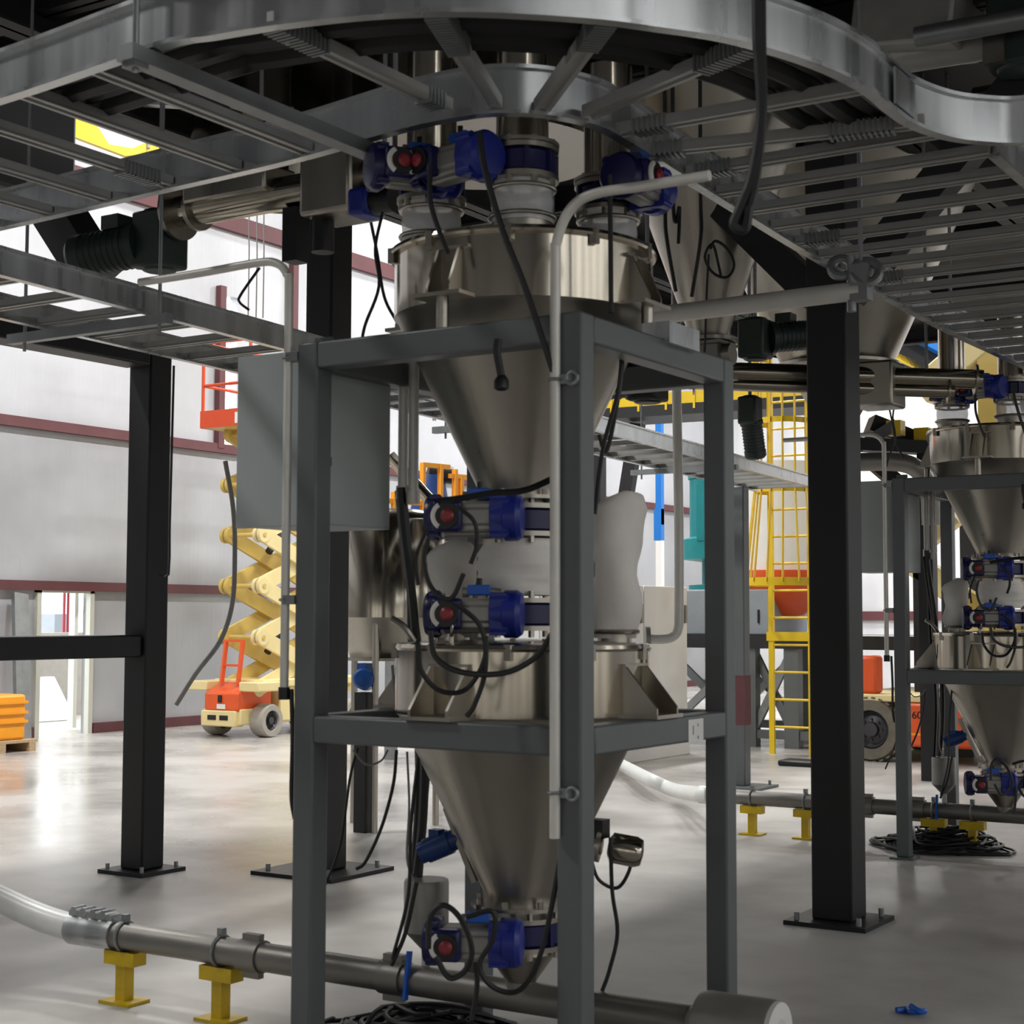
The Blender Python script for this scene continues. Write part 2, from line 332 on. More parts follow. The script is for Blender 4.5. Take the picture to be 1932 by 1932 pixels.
# ---------------------------------------------------------------- steel columns and mezzanine
def column(x, y, z1, w, label, plate=.42, m='black', z0=0.0):
    t = thing('steel_column', label, 'column', (x, y, 0), group='steel columns of the platforms')
    MB().bx(x-w/2, x+w/2, y-w/2, y+w/2, .02, z1).build('shaft', m, t, bev=.012)
    MB().bx(x-plate/2, x+plate/2, y-plate/2, y+plate/2, .0, .022).build('base_plate', m, t)
    for sx in (-1, 1):
        for sy in (-1, 1):
            q = (x+sx*plate*.38, y+sy*plate*.38)
            MB().cyl((*q, .022), (*q, .06), .014, n=8).build('anchor_bolt', 'galvd', t)
    return t
ZD = 4.62
cR = column(-2.91, 7.64, ZD-.3, .21, 'black square column beside the front hopper stand, carrying the mezzanine', .42)
MB().bar((-2.91-.08, 7.64, 3.15), (-2.91-1.15, 7.64, 4.28), .16, .16, up=(0, 1, 0)).build('knee_brace', 'black', cR)
MB().bar((-2.91+.08, 7.64, 3.15), (-2.91+1.15, 7.64, 4.28), .16, .16, up=(0, 1, 0)).build('knee_brace', 'black', cR)
column(-6.04, 7.45, ZD-.3, .2, 'black column with a wide base plate behind the grey cabinet', .6)
column(-5.63, 19.3, ZD-1.5, .2, 'thin far black column behind the rear hopper stand', .42)
c3 = column(-5.93, 13.2, 2.7, .13, 'grey column with a red stripe under the long cable tray', .5, m='stand')
MB().bx(-5.997, -5.863, 13.133, 13.267, .56, 1.0).build('red_band', 'girt', c3)
# portal frame beside the hall: column with two rails running towards the viewer
c1x, c1y = -6.95, 6.88
c1 = thing('portal_frame', 'black steel portal frame with a mid rail near the lined wall', 'frame', (c1x, c1y, 0))
MB().bx(c1x-.09, c1x+.09, c1y-.09, c1y+.09, .02, 3.2).build('post', 'black', c1, bev=.012)
MB().bx(c1x-.18, c1x+.18, c1y-.18, c1y+.18, 0, .022).build('base_plate', 'black', c1)
for sx in (-1, 1):
    for sy in (-1, 1): MB().cyl((c1x+sx*.14, c1y+sy*.14, .02), (c1x+sx*.14, c1y+sy*.14, .055), .012, n=8).build('anchor_bolt', 'galvd', c1)
MB().bx(c1x-.1, c1x+.1, -1.0, c1y-.1, 3.0, 3.2).build('top_rail', 'black', c1, bev=.012)
z1 = at(245, 1240, X=c1x).z; z2 = at(245, 1198, X=c1x).z
MB().bx(c1x-.07, c1x+.07, -1.0, c1y-.1, z1, z2).build('mid_rail', 'black', c1, bev=.012)
MB().bx(c1x-.1, c1x+.1, -1.2, -1.0, .02, 3.2).build('post', 'black', c1)
MB().bx(c1x-.18, c1x+.18, -1.28, -.92, 0, .022).build('base_plate', 'black', c1)
mz = thing('mezzanine', 'dark steel mezzanine deck overhead, carried by the black columns', 'platform', (-2, 9, ZD))
MX0, MX1, MY0, MY1 = -7.0, 2.5, 2.9, 16.6
MB().bx(MX0, MX1, MY0, MY1, ZD, ZD+.06).build('deck_plate', 'deckm', mz)
def ibeam(p, q, h, b):
    p, q = Vector(p), Vector(q); m = MB(); up = V(0, 0, 1)
    m.bar(p, q, .02, h, up=up)
    for s in (-1, 1): m.bar(p+up*s*(h/2-.01), q+up*s*(h/2-.01), b, .02, up=up)
    return m
for x in (-6.9, -6.04, -2.95, .3, 2.4):
    h_ = .18 if x < -6.5 else .3
    ibeam((x, MY0, ZD-h_/2), (x, MY1, ZD-h_/2), h_, .18).build('beam', 'deckm', mz)
for y in (3.0, 5.2, 7.5, 9.8, 12, 14.2, 16.5): ibeam((MX0, y, ZD-.09), (MX1, y, ZD-.09), .18, .12).build('beam', 'deckm', mz)
# diagonal hanger that carries the auger motor
MB().bar(at(105, 395, d=8.2), at(190, 530, d=8.2), .2, .2, up=(0, 1, 0)).build('diagonal_brace', 'black', mz)

# ---------------------------------------------------------------- cable trays
ZT = 3.05
def rail_prof(h, s, lip=.02, t=.012, w=.003): return [(-lip, 0), (lip, 0), (lip, t), (w, t), (w, h-t), (lip, h-t), (lip, h), (-lip, h), (-lip, h-t), (-w, h-t), (-w, t), (-lip, t)]
outer = spline([(-6.8, 3.24, ZT), (-5, 3.19, ZT), (-3.85, 3.14, ZT), (-3.1, 3.065, ZT), (-2.9, 3.085, ZT), (-2.7, 3.12, ZT), (-2.46, 3.19, ZT), (-2.27, 3.285, ZT), (-2.11, 3.405, ZT), (-1.975, 3.53, ZT),
                (-1.876, 3.65, ZT), (-1.735, 3.85, ZT), (-1.62, 4.15, ZT), (-1.575, 4.42, ZT), (-1.575, 4.64, ZT), (-1.565, 4.82, ZT), (-1.51, 5.0, ZT), (-1.43, 5.11, ZT), (-1.31, 5.19, ZT), (-1.0, 5.23, ZT), (.6, 5.24, ZT)], 5)
inner = spline([(-6.8, 4.28, ZT), (-5.0, 4.19, ZT), (-4.2, 4.135, ZT), (-3.5, 4.09, ZT), (-3.0, 4.015, ZT), (-2.8, 4.0, ZT), (-2.63, 4.025, ZT), (-2.5, 4.12, ZT), (-2.42, 4.29, ZT), (-2.415, 4.5, ZT), (-2.445, 5.03, ZT), (-2.48, 5.65, ZT),
                (-2.52, 6.5, ZT), (-2.56, 8.3, ZT), (-2.53, 10, ZT), (-2.5, 14, ZT)], 5)
t1 = thing('cable_tray', 'large galvanised ladder tray bending overhead above the front hopper', 'cable tray', (-2.6, 3.6, ZT), group='galvanised cable trays')
MB().sweep(outer, rail_prof(.155, -1)).build('side_rail', 'galv', t1)
MB().sweep(inner, rail_prof(.155, 1)).build('side_rail', 'galv', t1)
MB().sweep([(-1.44, 5.28, ZT), (-1.44, 9, ZT), (-1.44, 14, ZT)], rail_prof(.155, -1)).build('side_rail', 'galv', t1)
def rung(p, q, par, m='galvr', ribs=()):
    p, q = Vector(p), Vector(q); d = (q-p).normalized(); s = d.cross(V(0, 0, 1)).normalized()
    b = MB().bar(p+V(0, 0, .03), q+V(0, 0, .03), .052, .03, up=(0, 0, 1))
    for k in (-1, 1): b.bar(p+s*k*.019+V(0, 0, .013), q+s*k*.019+V(0, 0, .013), .014, .008, up=(0, 0, 1))
    r_ = b.build('rung', m, par)
    for f0, f1 in ribs:
        g = MB(); L = (q-p).length; n = int(L*(f1-f0)/.018)
        for k in range(n): g.bar(p+d*(L*f0+.018*k)+V(0, 0, .024), p+d*(L*f0+.018*k+.009)+V(0, 0, .024), .062, .05, up=(0, 0, 1))
        g.build('ridged_sleeve', 'blk' if 0 else 'galvd', r_)
def yat(path, x):
    for a, b in zip(path, path[1:]):
        if min(a.x, b.x) <= x <= max(a.x, b.x): return a.y+(b.y-a.y)*(x-a.x)/(b.x-a.x+1e-9)
def xat(path, y):
    for a, b in zip(path, path[1:]):
        if min(a.y, b.y) <= y <= max(a.y, b.y) and b.x > -3.2: return a.x+(b.x-a.x)*(y-a.y)/(b.y-a.y+1e-9)
for k in range(11):
    x = -3.40-.345*k
    if x > -6.7: rung((x, yat(outer, x)+.01, ZT), (x, yat(inner, x)-.01, ZT), t1, ribs=((.75, .95),) if k == 2 else ())
for po, pi_, rb in (((500, 55), (842, 215), ((.03, .3), (.85, .97))), ((818, 30), (932, 210), ((.03, .42),)), ((1145, 48), (1022, 216), ((.02, .3),)), ((1436, 92), (1110, 228), ((.05, .35),)), ((1640, 178), (1165, 262), ((.78, .95),)), ((1745, 245), (1215, 300), ((.1, .35), (.85, .97)))):
    rung(at(*po, Z=ZT), at(*pi_, Z=ZT), t1, ribs=rb)
y = 5.0; k = 0
while y < 13.8:
    rung((xat(inner, y)+.01, y, ZT), (-1.45 if y > 5.2 else -1.53, y, ZT), t1, ribs=((.04, .2),) if k in (0, 4, 7) else ()); y += .29; k += 1
for k in range(5): rung((-1.2+.33*k, 5.26, ZT), (-1.2+.33*k, 6.6, ZT), t1)
sp = MB()
for (x, y0) in ((-1.565, 4.72),):
    n = 'splice_plate'; b = MB().bx(x-.06, x+.06, y0-.012, y0-.004, ZT+.02, ZT+.135) if x < -3 else MB().bx(x+.004, x+.012, y0-.09, y0+.09, ZT+.02, ZT+.135)
    b.build(n, 'galv', t1)
# trapeze strut and hanger rods
hg = thing('trapeze_hanger', 'slotted strut and rods hanging under the overhead tray', 'hanger', (-3.13, 3.5, ZT-.05))
st = MB().bx(-3.16, -3.10, 2.98, 4.35, ZT-.048, ZT-.004)
st.build('strut', 'galvd', hg)
for yy in (3.02, 4.2): MB().cyl((-3.13, yy, ZT-.07), (-3.13, yy, ZD), .009, n=8).build('threaded_rod', 'galvd', hg)
for yy in (3.02, 4.2): MB().cb((-3.13, yy, ZT-.055), .05, .05, .014).build('washer', 'galvd', hg)
# cables lying in the bend of the tray
for k in range(5):
    off = .05+.075*k; path = []
    for a, b in zip(outer[10:80], outer[11:81]):
        d = (b-a).normalized(); n = V(-d.y, d.x, 0); path.append(a+n*off+V(0, 0, .07+.02*(k % 2)))
    solo(MB().tube(path[::2], .036, 8), 'power_cable', 'cable', ['black cable lying in the tray bend, next to the outer rail', 'second black cable from the outer rail in the tray bend', 'third black cable from the outer rail in the tray bend',
         'fourth black cable from the outer rail in the tray bend', 'innermost of the five black cables in the tray bend'][k],
         'cable', group='black cables lying in the tray bend')
# long tray running away past the cabinet
Z2 = 2.82
t2 = thing('cable_tray', 'long straight galvanised tray running past the grey cabinet to the yellow ladder', 'cable tray', (-5.3, 8, Z2), group='galvanised cable trays')
def t2n(y): return -4.87-.093*(y-3.4)
a0, a1 = 2.2, 15.2
MB().sweep([(t2n(a0), a0, Z2), (t2n(9), 9, Z2), (t2n(a1), a1, Z2)], rail_prof(.115, -1)).build('side_rail', 'galv', t2)
MB().sweep([(t2n(a0)-.66, a0, Z2), (t2n(9)-.66, 9, Z2), (t2n(a1)-.66, a1, Z2)], rail_prof(.115, 1)).build('side_rail', 'galv', t2)
y = a0+.2
while y < a1:
    rung((t2n(y)-.655, y, Z2), (t2n(y)-.005, y, Z2), t2); y += .36
for yy in (4.95, 8.9, 12.4):
    h2 = thing('trapeze_hanger', ['slotted strut and rods holding the long tray near the dark auger motor', 'slotted strut and rods holding the long tray behind the front hopper stand', 'slotted strut and rods holding the long tray near the white electrical cabinet'][(4.95, 8.9, 12.4).index(yy)],
               'hanger', (t2n(yy)-.33, yy, Z2-.05))
    MB().bx(t2n(yy)-.9, t2n(yy)+.12, yy-.022, yy+.022, Z2-.05, Z2-.005).build('strut', 'galvd', h2)
    for x in (t2n(yy)-.8, t2n(yy)+.06): MB().cyl((x, yy, Z2-.09), (x, yy, ZD), .008, n=8).build('threaded_rod', 'galvd', h2)
# ---------------------------------------------------------------- hopper station (front one; the rear one is a copy)
ST = []
OX, OY = -2.831, 4.531
def st(o): ST.append(o); return o
hs, pw = .496, .082
ZL, ZU = 1.144, 2.358
def PT(x, y, z=0): return V(OX+x, OY+y, z)
t = st(thing('hopper_stand', 'grey square steel stand holding the front hopper pair', 'stand', PT(0, 0), group='grey hopper stands'))
for sx in (-1, 1):
    for sy in (-1, 1):
        x, y = OX+sx*hs, OY+sy*hs
        MB().bx(x-pw/2, x+pw/2, y-pw/2, y+pw/2, .012, ZU+.045).build('post', 'stand', t, bev=.008)
        MB().bx(x-.075, x+.075, y-.075, y+.075, 0, .012).build('foot_plate', 'stand', t)
for z, n in ((ZL, 'lower_rail'), (ZU, 'upper_rail')):
    a = hs-pw/2
    for s in (-1, 1):
        MB().bx(OX-a, OX+a, OY+s*hs-pw/2, OY+s*hs+pw/2, z-.043, z+.043).build(n, 'stand', t, bev=.008)
        MB().bx(OX+s*hs-pw/2, OX+s*hs+pw/2, OY-a, OY+a, z-.043, z+.043).build(n, 'stand', t, bev=.008)
stk = MB().bx(OX+hs+pw/2, OX+hs+pw/2+.002, OY+.16, OY+.27, ZL-.045, ZL+.03)
sk = stk.build('sticker', 'white', t, label='white paper sticker')
MB().bx(OX+hs+pw/2+.002, OX+hs+pw/2+.0025, OY+.19, OY+.198, ZL-.02, ZL+.01).bx(OX+hs+pw/2+.002, OX+hs+pw/2+.0025, OY+.225, OY+.235, ZL-.035, ZL-.025).bx(OX+hs+pw/2+.002, OX+hs+pw/2+.0025, OY+.225, OY+.233, ZL+.005, ZL+.015).build('printed_mark', 'galvd', sk)

def hopper(name, label, ztop, zcone, zbot, rd, rb, rim, lid):
    h = st(thing(name, label, 'hopper', PT(0, 0, zbot), group='stainless hoppers in the stands'))
    c = PT(0, 0)
    MB().lathe(c, [(rd, zcone), (rd, ztop)], 64, caps=False).build('drum', 'steel', h, smooth=60)
    MB().lathe(c, [(rb, zbot), (rb, zbot+.03), (rd-.012, zcone-.01), (rd, zcone)], 64, caps=False).build('cone', 'steelr', h, smooth=60)
    MB().lathe(c, [(rd-.01, ztop-.008), (rim, ztop-.008), (rim+.004, ztop), (rim, ztop+.012), (rd-.02, ztop+.016), (.02, ztop+.03)], 64).build('lid', 'steel', h)
    b = MB().lathe(c, [(rb-.02, zbot-.012), (rb+.045, zbot-.012), (rb+.045, zbot), (rb-.02, zbot)], 40)
    for k in range(8):
        a = k*PI/4+.2; q = c+V(math.cos(a)*(rb+.028), math.sin(a)*(rb+.028), 0)
        b.cyl(q+V(0, 0, zbot), q+V(0, 0, zbot+.02), .01, n=6)
    b.build('outlet_flange', 'steelr', h)
    for k in range(4):
        a = k*PI/2; d = V(math.cos(a), math.sin(a), 0); s = V(-d.y, d.x, 0)
        bt = zcone+.01; m = MB()
        p0 = c+d*(rd-.01); gd = .08 if lid else .13
        for o in ((-.045, .035) if lid else (-.075, .065)):
            m.prism([p0+s*o+V(0, 0, bt), p0+s*o+d*gd+V(0, 0, bt), p0+s*o+d*gd+V(0, 0, bt+.02), p0+s*o+d*.02+V(0, 0, bt+.15), p0+s*o+V(0, 0, bt+.15)], s*.01)
        m.prism([p0-s*.09+V(0, 0, bt-.012), p0+s*.09+V(0, 0, bt-.012), p0+s*.09+d*(gd+.01)+V(0, 0, bt-.012), p0-s*.09+d*(gd+.01)+V(0, 0, bt-.012)], (0, 0, .012))
        m.prism([p0-s*.075+V(0, 0, bt+.15), p0+s*.075+V(0, 0, bt+.15), p0+s*.075+d*.02+V(0, 0, bt+.15), p0-s*.075+d*.02+V(0, 0, bt+.15)], (0, 0, .008))
        m.build('support_bracket', 'steelr', h)
        q = c+d*(rd+.04); MB().cyl((q.x, q.y, bt-.12 if lid else bt-.05), (q.x, q.y, bt-.012), .02, n=16).build('load_cell', 'steelr', h)
    for k in range(10):
        a = k*2*PI/10+.15; q = c+V(math.cos(a)*(rim-.006), math.sin(a)*(rim-.006), ztop)
        MB().cb((q.x, q.y, ztop-.01), .024, .024, .05).build('lid_clamp', 'steelr', h)
    return h
hU = hopper('feed_hopper', 'wide stainless hopper at the top of the front hopper stand', 2.72, 2.51, 1.905, .436, .15, .452, True)
hL = hopper('discharge_hopper', 'stainless cone hopper in the lower half of the front hopper stand', 1.405, 1.19, .565, .424, .122, .43, False)
for a, zz in ((.5, 1.47),):
    for k in (1.2, 4.6):
        q = PT(.36*math.cos(k), .36*math.sin(k)); b = MB().torus((q.x, q.y, 1.47), .024, .006, ax=(.8, .6, 0)).cyl((q.x, q.y, 1.41), (q.x, q.y, 1.45), .008, n=8); b.build('lifting_eye', 'steelr', hL)
MB().tube(spline([PT(-.4, -.06, 1.42), PT(-.43, -.08, 1.47), PT(-.47, -.1, 1.5)], 5), .012).build('level_fitting', 'steelr', hL)

def valve(c, r, label, grp, act=True, rz=0., yoff=-.07, L=.30, dial=True):
    """wafer butterfly valve with a double acting actuator lying along its own x axis in front (-y)"""
    v = local(st(thing('butterfly_valve', label, 'valve', c, group=grp, rz=rz)))
    b = MB().lathe((0, 0, 0), [(r*.78, -.037), (r, -.037), (r+.008, -.03), (r+.008, .03), (r, .037), (r*.78, .037)], 40)
    for k in range(8):
        a = k*PI/4+.1; d = V(math.cos(a), math.sin(a), 0); b.bar(d*(r+.012)+V(0, 0, -.036), d*(r+.012)+V(0, 0, .036), .016, .014, up=d)
    b.build('valve_body', 'navy', v, o=(0, 0, 0))
    for s in (-1, 1):
        b = MB().lathe((0, 0, s*.046), [(r*.7, -.008), (r+.02, -.008), (r+.02, .008), (r*.7, .008)], 40)
        for k in range(8):
            a = k*PI/4+.35; q = V(math.cos(a)*(r+.005), math.sin(a)*(r+.005), s*.054)
            b.cyl(q, q+V(0, 0, s*.022), .011, n=6)
        b.build('flange', 'steelr', v, o=(0, 0, 0))
    if not act: return v
    y = -(r+.03)+yoff; x0, x1 = -.27, .035
    MB().cyl((-.06, -r, 0), (-.06, y+.05, 0), .022).cb((-.06, -r-.04, 0), .06, .05, .06).build('stem_bracket', 'alu', v, o=(0, 0, 0))
    MB().cb(((x0+x1)/2-.01, y, 0), L*.62, .1, .1).cb(((x0+x1)/2-.01, y, .0), L*.6, .115, .06).cb(((x0+x1)/2-.01, y, -.052), L*.6, .06, .02).build('actuator_body', 'alu', v, o=(0, 0, 0), bev=.01)
    for x, s, e in ((x1-.1, 1, 0), (x0+.045, -1, 1)):
        b = MB().lathe((x, y, 0), [(.066, 0), (.077, .012), (.077, .036), (.066, .052), (.03, .058)] if s < 0 else [(.066, 0), (.07, .04), (.077, .045), (.077, .085), (.066, .1), (.03, .105)], 24, ax=(s, 0, 0))
        for sy in (-1, 1):
            for sz in (-1, 1): b.cyl((x+s*.003, y+sy*.05, sz*.052), (x+s*(.04 if s < 0 else .065), y+sy*.05, sz*.052), .016, n=10)
        b.cb((x+s*(.018 if s < 0 else .03), y, 0), .03 if s < 0 else .055, .128, .132)
        ob = b.build('end_cap', 'blue' if s > 0 else 'navy', v, o=(0, 0, 0))
    p = MB().cb((x0+.072, y-.068, 0), .096, .05, .1).build('position_box', 'navy', v, o=(0, 0, 0), bev=.012)
    d = V(0, -1, 0)
    MB().cyl((x0+.072, y-.09, 0), (x0+.072, y-.105, 0), .042).build('indicator_window', 'blk', p, o=(0, 0, 0))
    MB().lathe((x0+.079, y-.1, 0), [(.0, 0), (.021, 0), (.022, .012), (.013, .02)], 16, ax=(0, -1, 0)).build('indicator_dial', 'red', p, o=(0, 0, 0))
    MB().torus((x0+.072, y-.1, 0), .04, .009, ax=(0, 1, 0), n=14, a0=PI*.68, a1=PI*1.32).build('indicator_mark', 'white', p, o=(0, 0, 0))
    MB().cb((x0+.165, y+.005, .077), .075, .04, .034).build('solenoid', 'bblue', v, o=(0, 0, 0), bev=.004)
    MB().cyl((x0+.11, y+.005, .07), (x0+.13, y+.005, .07), .016).build('air_fitting', 'alu', v, o=(0, 0, 0)); MB().cyl((x0+.2, y, .075), (x0+.235, y, .07), .011).build('air_fitting', 'alu', v, o=(0, 0, 0)); MB().cyl((x0+.165, y, .09), (x0+.165, y, .115), .009).build('coil_nut', 'blk', v, o=(0, 0, 0))
    return v
G = 'discharge valves on the front hopper stand'
rzd = .42
valve(PT(0, 0, 1.826), .142, 'blue actuated valve right under the upper hopper of the front hopper stand', G, rz=rzd)
valve(PT(0, 0, 1.515), .142, 'blue actuated valve on top of the lower hopper of the front hopper stand', G, rz=rzd)
valve(PT(0, 0, .475), .13, 'blue actuated valve at the foot of the lower hopper, above the pipe, front hopper stand', G, rz=rzd)
# cloth sleeve between the two valves and the two vent socks
b = MB(); pr = []
for k in range(13):
    z = 1.578+(1.765-1.578)*k/12; pr.append((.132+.012*math.sin(k/12*PI)+.005*math.sin(k*2.2), z))
s = MB().lathe(PT(0, 0), pr, 48, caps=False)
random.seed(3)
for i, p in enumerate(s.v):
    a = math.atan2(p.y-OY, p.x-OX); k = (i//48)/12
    d = V(math.cos(a), math.sin(a), 0); s.v[i] = p+d*.012*math.sin(3*a+k*5)*math.sin(k*PI)
st(solo(s, 'sleeve', 'fabric', 'off-white cloth sleeve between the two upper valves of the front hopper stand', 'sleeve', loc=PT(0, 0, 1.578), smooth=80))
def sock(x, y, z0, z1, r, lab, lean):
    n = 14; s = MB(); pr = [(r*(.75+.25*min(1, k/2))*(1-.06*math.sin(k*1.3)) if k < n-1 else r*.8, z0+(z1-z0)*k/(n-1)) for k in range(n)]
    s.lathe(PT(x, y), pr+[(r*.45, z1+.005)], 32)
    for i, p in enumerate(s.v):
        k = (p.z-z0)/(z1-z0); a = math.atan2(p.y-OY-y, p.x-OX-x)
        d = V(math.cos(a), math.sin(a), 0); s.v[i] = p+d*.011*math.sin(2*a+k*7)+V(lean[0], lean[1], 0)*k*k+V(0, 0, .03*math.cos(a+.6)*max(0, k-.7)/.3)
    o = st(thing('vent_sock', lab, 'filter sock', PT(x, y, z0), group='vent socks of the front hopper stand'))
    s.build('cloth', 'fabric', o, smooth=80)
    MB().torus(PT(x, y, z0+.022), r*.93, .008).build('hose_clamp', 'steelr', o)
    MB().cyl(PT(x, y, z0-.02), PT(x, y, z0+.02), r*.7).build('spigot', 'steelr', o)
sock(.2, .28, 1.435, 1.905, .086, 'tall cloth vent sock standing behind the corner post of the front hopper stand', (.02, .01))
sock(-.30, .03, 1.435, 1.74, .082, 'short cloth vent sock behind the valve actuators of the front hopper stand', (-.01, .0))
# outlet spout and pipe tee under the last valve
b = MB().lathe(PT(0, 0), [(.118, .422), (.12, .405), (.045, .3)], 32, caps=False)
st(solo(b, 'outlet_spout', 'steelr', 'small steel spout funnel joining the lowest valve to the pipe, front hopper stand', 'spout', loc=PT(0, 0, .3)))
# three inlets on the lid
G = 'inlet valves above the front hopper stand'
IN = [(-.24, -.2, 'away from the corner post', .95), (.16, -.26, 'under the overhead tray bend', -.2), (.2, .24, 'beside the conduit bend', 1.6)]
for x, y, lb, rz in IN:
    valve(PT(x, y, 2.955), .098, 'blue inlet valve above the front stand, '+lb, G, rz=rz, yoff=-.05)
    o = st(thing('inlet_sleeve', 'clear sleeve on the front hopper lid, '+lb, 'sleeve', PT(x, y, 2.735), group='clear inlet sleeves of the front hopper stand'))
    pr = [(.1+.0015*math.sin(k*1.9), 2.765+.13*k/8) for k in range(9)]
    MB().lathe(PT(x, y), pr, 32, caps=False).build('plastic_sleeve', 'clear', o, smooth=80)
    MB().lathe(PT(x, y), [(.095, 2.74), (.095, 2.79)], 32, caps=False).build('spigot', 'steelr', o)
    for z in (2.785, 2.875): MB().torus(PT(x, y, z), .105, .007).build('hose_clamp', 'steelr', o)
    p = st(thing('inlet_pipe', 'stainless drop pipe over the front stand, '+lb, 'pipe', PT(x, y, 3.01), group='drop pipes above the front hopper stand'))
    MB().cyl(PT(x, y, 3.01), PT(x, y, 3.42), .085, n=28).build('pipe', 'steel', p)
    MB().lathe(PT(x, y), [(.08, 3.012), (.12, 3.012), (.12, 3.024), (.08, 3.024)], 28).build('flange', 'steelr', p)
# grey cabinet hung behind the post
A = PT(-hs, -hs)
cx0, cx1, cy0, cy1, cz0, cz1 = A.x-.385, A.x-.01, A.y+.05, A.y+.43, 1.81, 2.395
t = st(thing('control_cabinet', 'plain grey control cabinet hung on the front hopper stand', 'cabinet', (A.x-.2, A.y+.25, cz0), group='grey control cabinets'))
MB().bx(cx0+.015, cx1, cy0+.02, cy1, cz0, cz1).build('body', 'cab', t, bev=.004)
MB().bx(cx0, cx1, cy0, cy0+.018, cz0-.004, cz1+.004).build('door', 'cab', t, bev=.004)
MB().bx(cx0-.008, cx0+.0, cy0+.02, cy0+.05, 2.1, 2.16).build('latch', 'blk', t)
for z in (2.0, 2.4): MB().bx(A.x-.035, A.x+.035, cy0-.012, cy0, z, z+.03).build('mounting_bracket', 'stand', t)
for k in range(2): MB().cyl((cx1+.03+.045*k, cy1+.035, 1.96-.02*k), (cx1+.03+.045*k, cy1+.035, 2.4), .018).cyl((cx1+.03+.045*k, cy1+.035, 1.92-.02*k), (cx1+.03+.045*k, cy1+.035, 1.965-.02*k), .024).build('cable_gland_pipe', 'conduit', t)
# conduits
c = spline([(A.x-.09, A.y-.03, 1.27), (A.x-.09, A.y-.03, 1.8), (A.x-.09, A.y-.03, 2.55), (A.x-.1, A.y-.03, 2.64), (A.x-.15, A.y-.03, 2.685), (A.x-.24, A.y-.03, 2.695), (A.x-.5, A.y-.03, 2.69), (A.x-.78, A.y-.03, 2.69)], 6)
cd = st(thing('conduit', 'bent metal conduit rising beside the cabinet of the front hopper stand', 'conduit', (A.x-.09, A.y-.03, 1.27), group='metal conduits of the hopper stands'))
MB().tube(c, .0145, 12).build('pipe', 'conduit', cd)
MB().cyl((A.x-.09, A.y-.03, 1.235), (A.x-.09, A.y-.03, 1.275), .019).build('bushing', 'blk', cd)
for z in (1.56, 2.36): MB().cb((A.x-.065, A.y-.03, z), .05, .03, .03).torus((A.x-.09, A.y-.03, z), .017, .005).build('clamp', 'galvd', cd)
Bp = PT(hs, -hs)
cxp = Bp.x-.034; cyp = Bp.y-.062
c = spline([(cxp, cyp, .87), (cxp, cyp, 1.6), (cxp, cyp, 2.5), (cxp+.005, cyp, 2.61), (cxp+.05, cyp, 2.7), (cxp+.13, cyp, 2.735), (cxp+.3, cyp, 2.735), (cxp+.5, cyp, 2.735)], 6)
cd = st(thing('conduit', 'pale metal conduit running down the corner post of the front hopper stand', 'conduit', (cxp, cyp, .87), group='metal conduits of the hopper stands'))
MB().tube(c, .0155, 12).build('pipe', 'conduit', cd)
for z in (1.0, 2.2): MB().cb((cxp+.02, cyp+.015, z), .05, .03, .028).torus((cxp, cyp, z), .018, .005).torus((cxp+.06, cyp-.005, z), .018, .005, ax=(0, 1, 0)).build('clamp', 'galvd', cd)
# air tank, vibrator and level switch by the lower cone
t = st(thing('air_tank', 'grey cylindrical tank on a thin leg beside the lowest valve of the front hopper stand', 'tank', PT(-.4, .02, .27), group='grey air tanks'))
MB().lathe(PT(-.4, .02), [(.005, .60), (.074, .6), (.078, .59), (.078, .425), (.02, .365)], 28).build('shell', 'alu', t)
MB().cyl(PT(-.4, .02, .29), PT(-.4, .02, .37), .016).build('drain_pipe', 'conduit', t)
MB().bar(PT(-.43, -.035, .36), PT(-.43, -.06, .2), .02, .012).build('valve_handle', 'bblue', t)
n_out = lambda a, z, e: PT(math.cos(a)*(.122+.288*(z-.565)/.6+e), math.sin(a)*(.122+.288*(z-.565)/.6+e), z)
t = st(thing('vibrator', 'blue vibrator motor bolted to the lower cone of the front hopper stand', 'vibrator', n_out(PI*1.02, .8, .03), group='blue vibrator motors'))
MB().bar(n_out(PI*1.02, .62, .012), n_out(PI*1.02, .86, .012), .07, .02, up=(1, 0, .4)).build('mounting_plate', 'steelr', t)
a = n_out(PI*1.02, .76, .02); q = a+V(-.13, -.05, -.06)
MB().cyl(a, q, .036).cyl(a+(q-a)*.25, a+(q-a)*.85, .042).build('motor', 'blumot', t)
MB().cb(a+(q-a)*.6+V(0, 0, .045), .04, .04, .03).build('terminal_box', 'blumot', t)
t = st(thing('level_switch', 'stainless level switch with a cylinder head on the lower cone, front hopper stand', 'level switch', n_out(.2, .77, .02), group='stainless level switches'))
a = n_out(.2, .77, -.01); d = V(.75, .3, -.12).normalized()
MB().cyl(a, a+d*.07, .03).cyl(a+d*.05, a+d*.065, .055).build('neck', 'steelr', t)
MB().lathe(a+d*.09, [(.03, 0), (.05, .012), (.05, .09), (.042, .11), (.01, .115)], 20, ax=d).build('head', 'steel', t)
MB().cb(a+d*.06+V(0, 0, .055), .05, .05, .06).build('junction_block', 'blk', t)
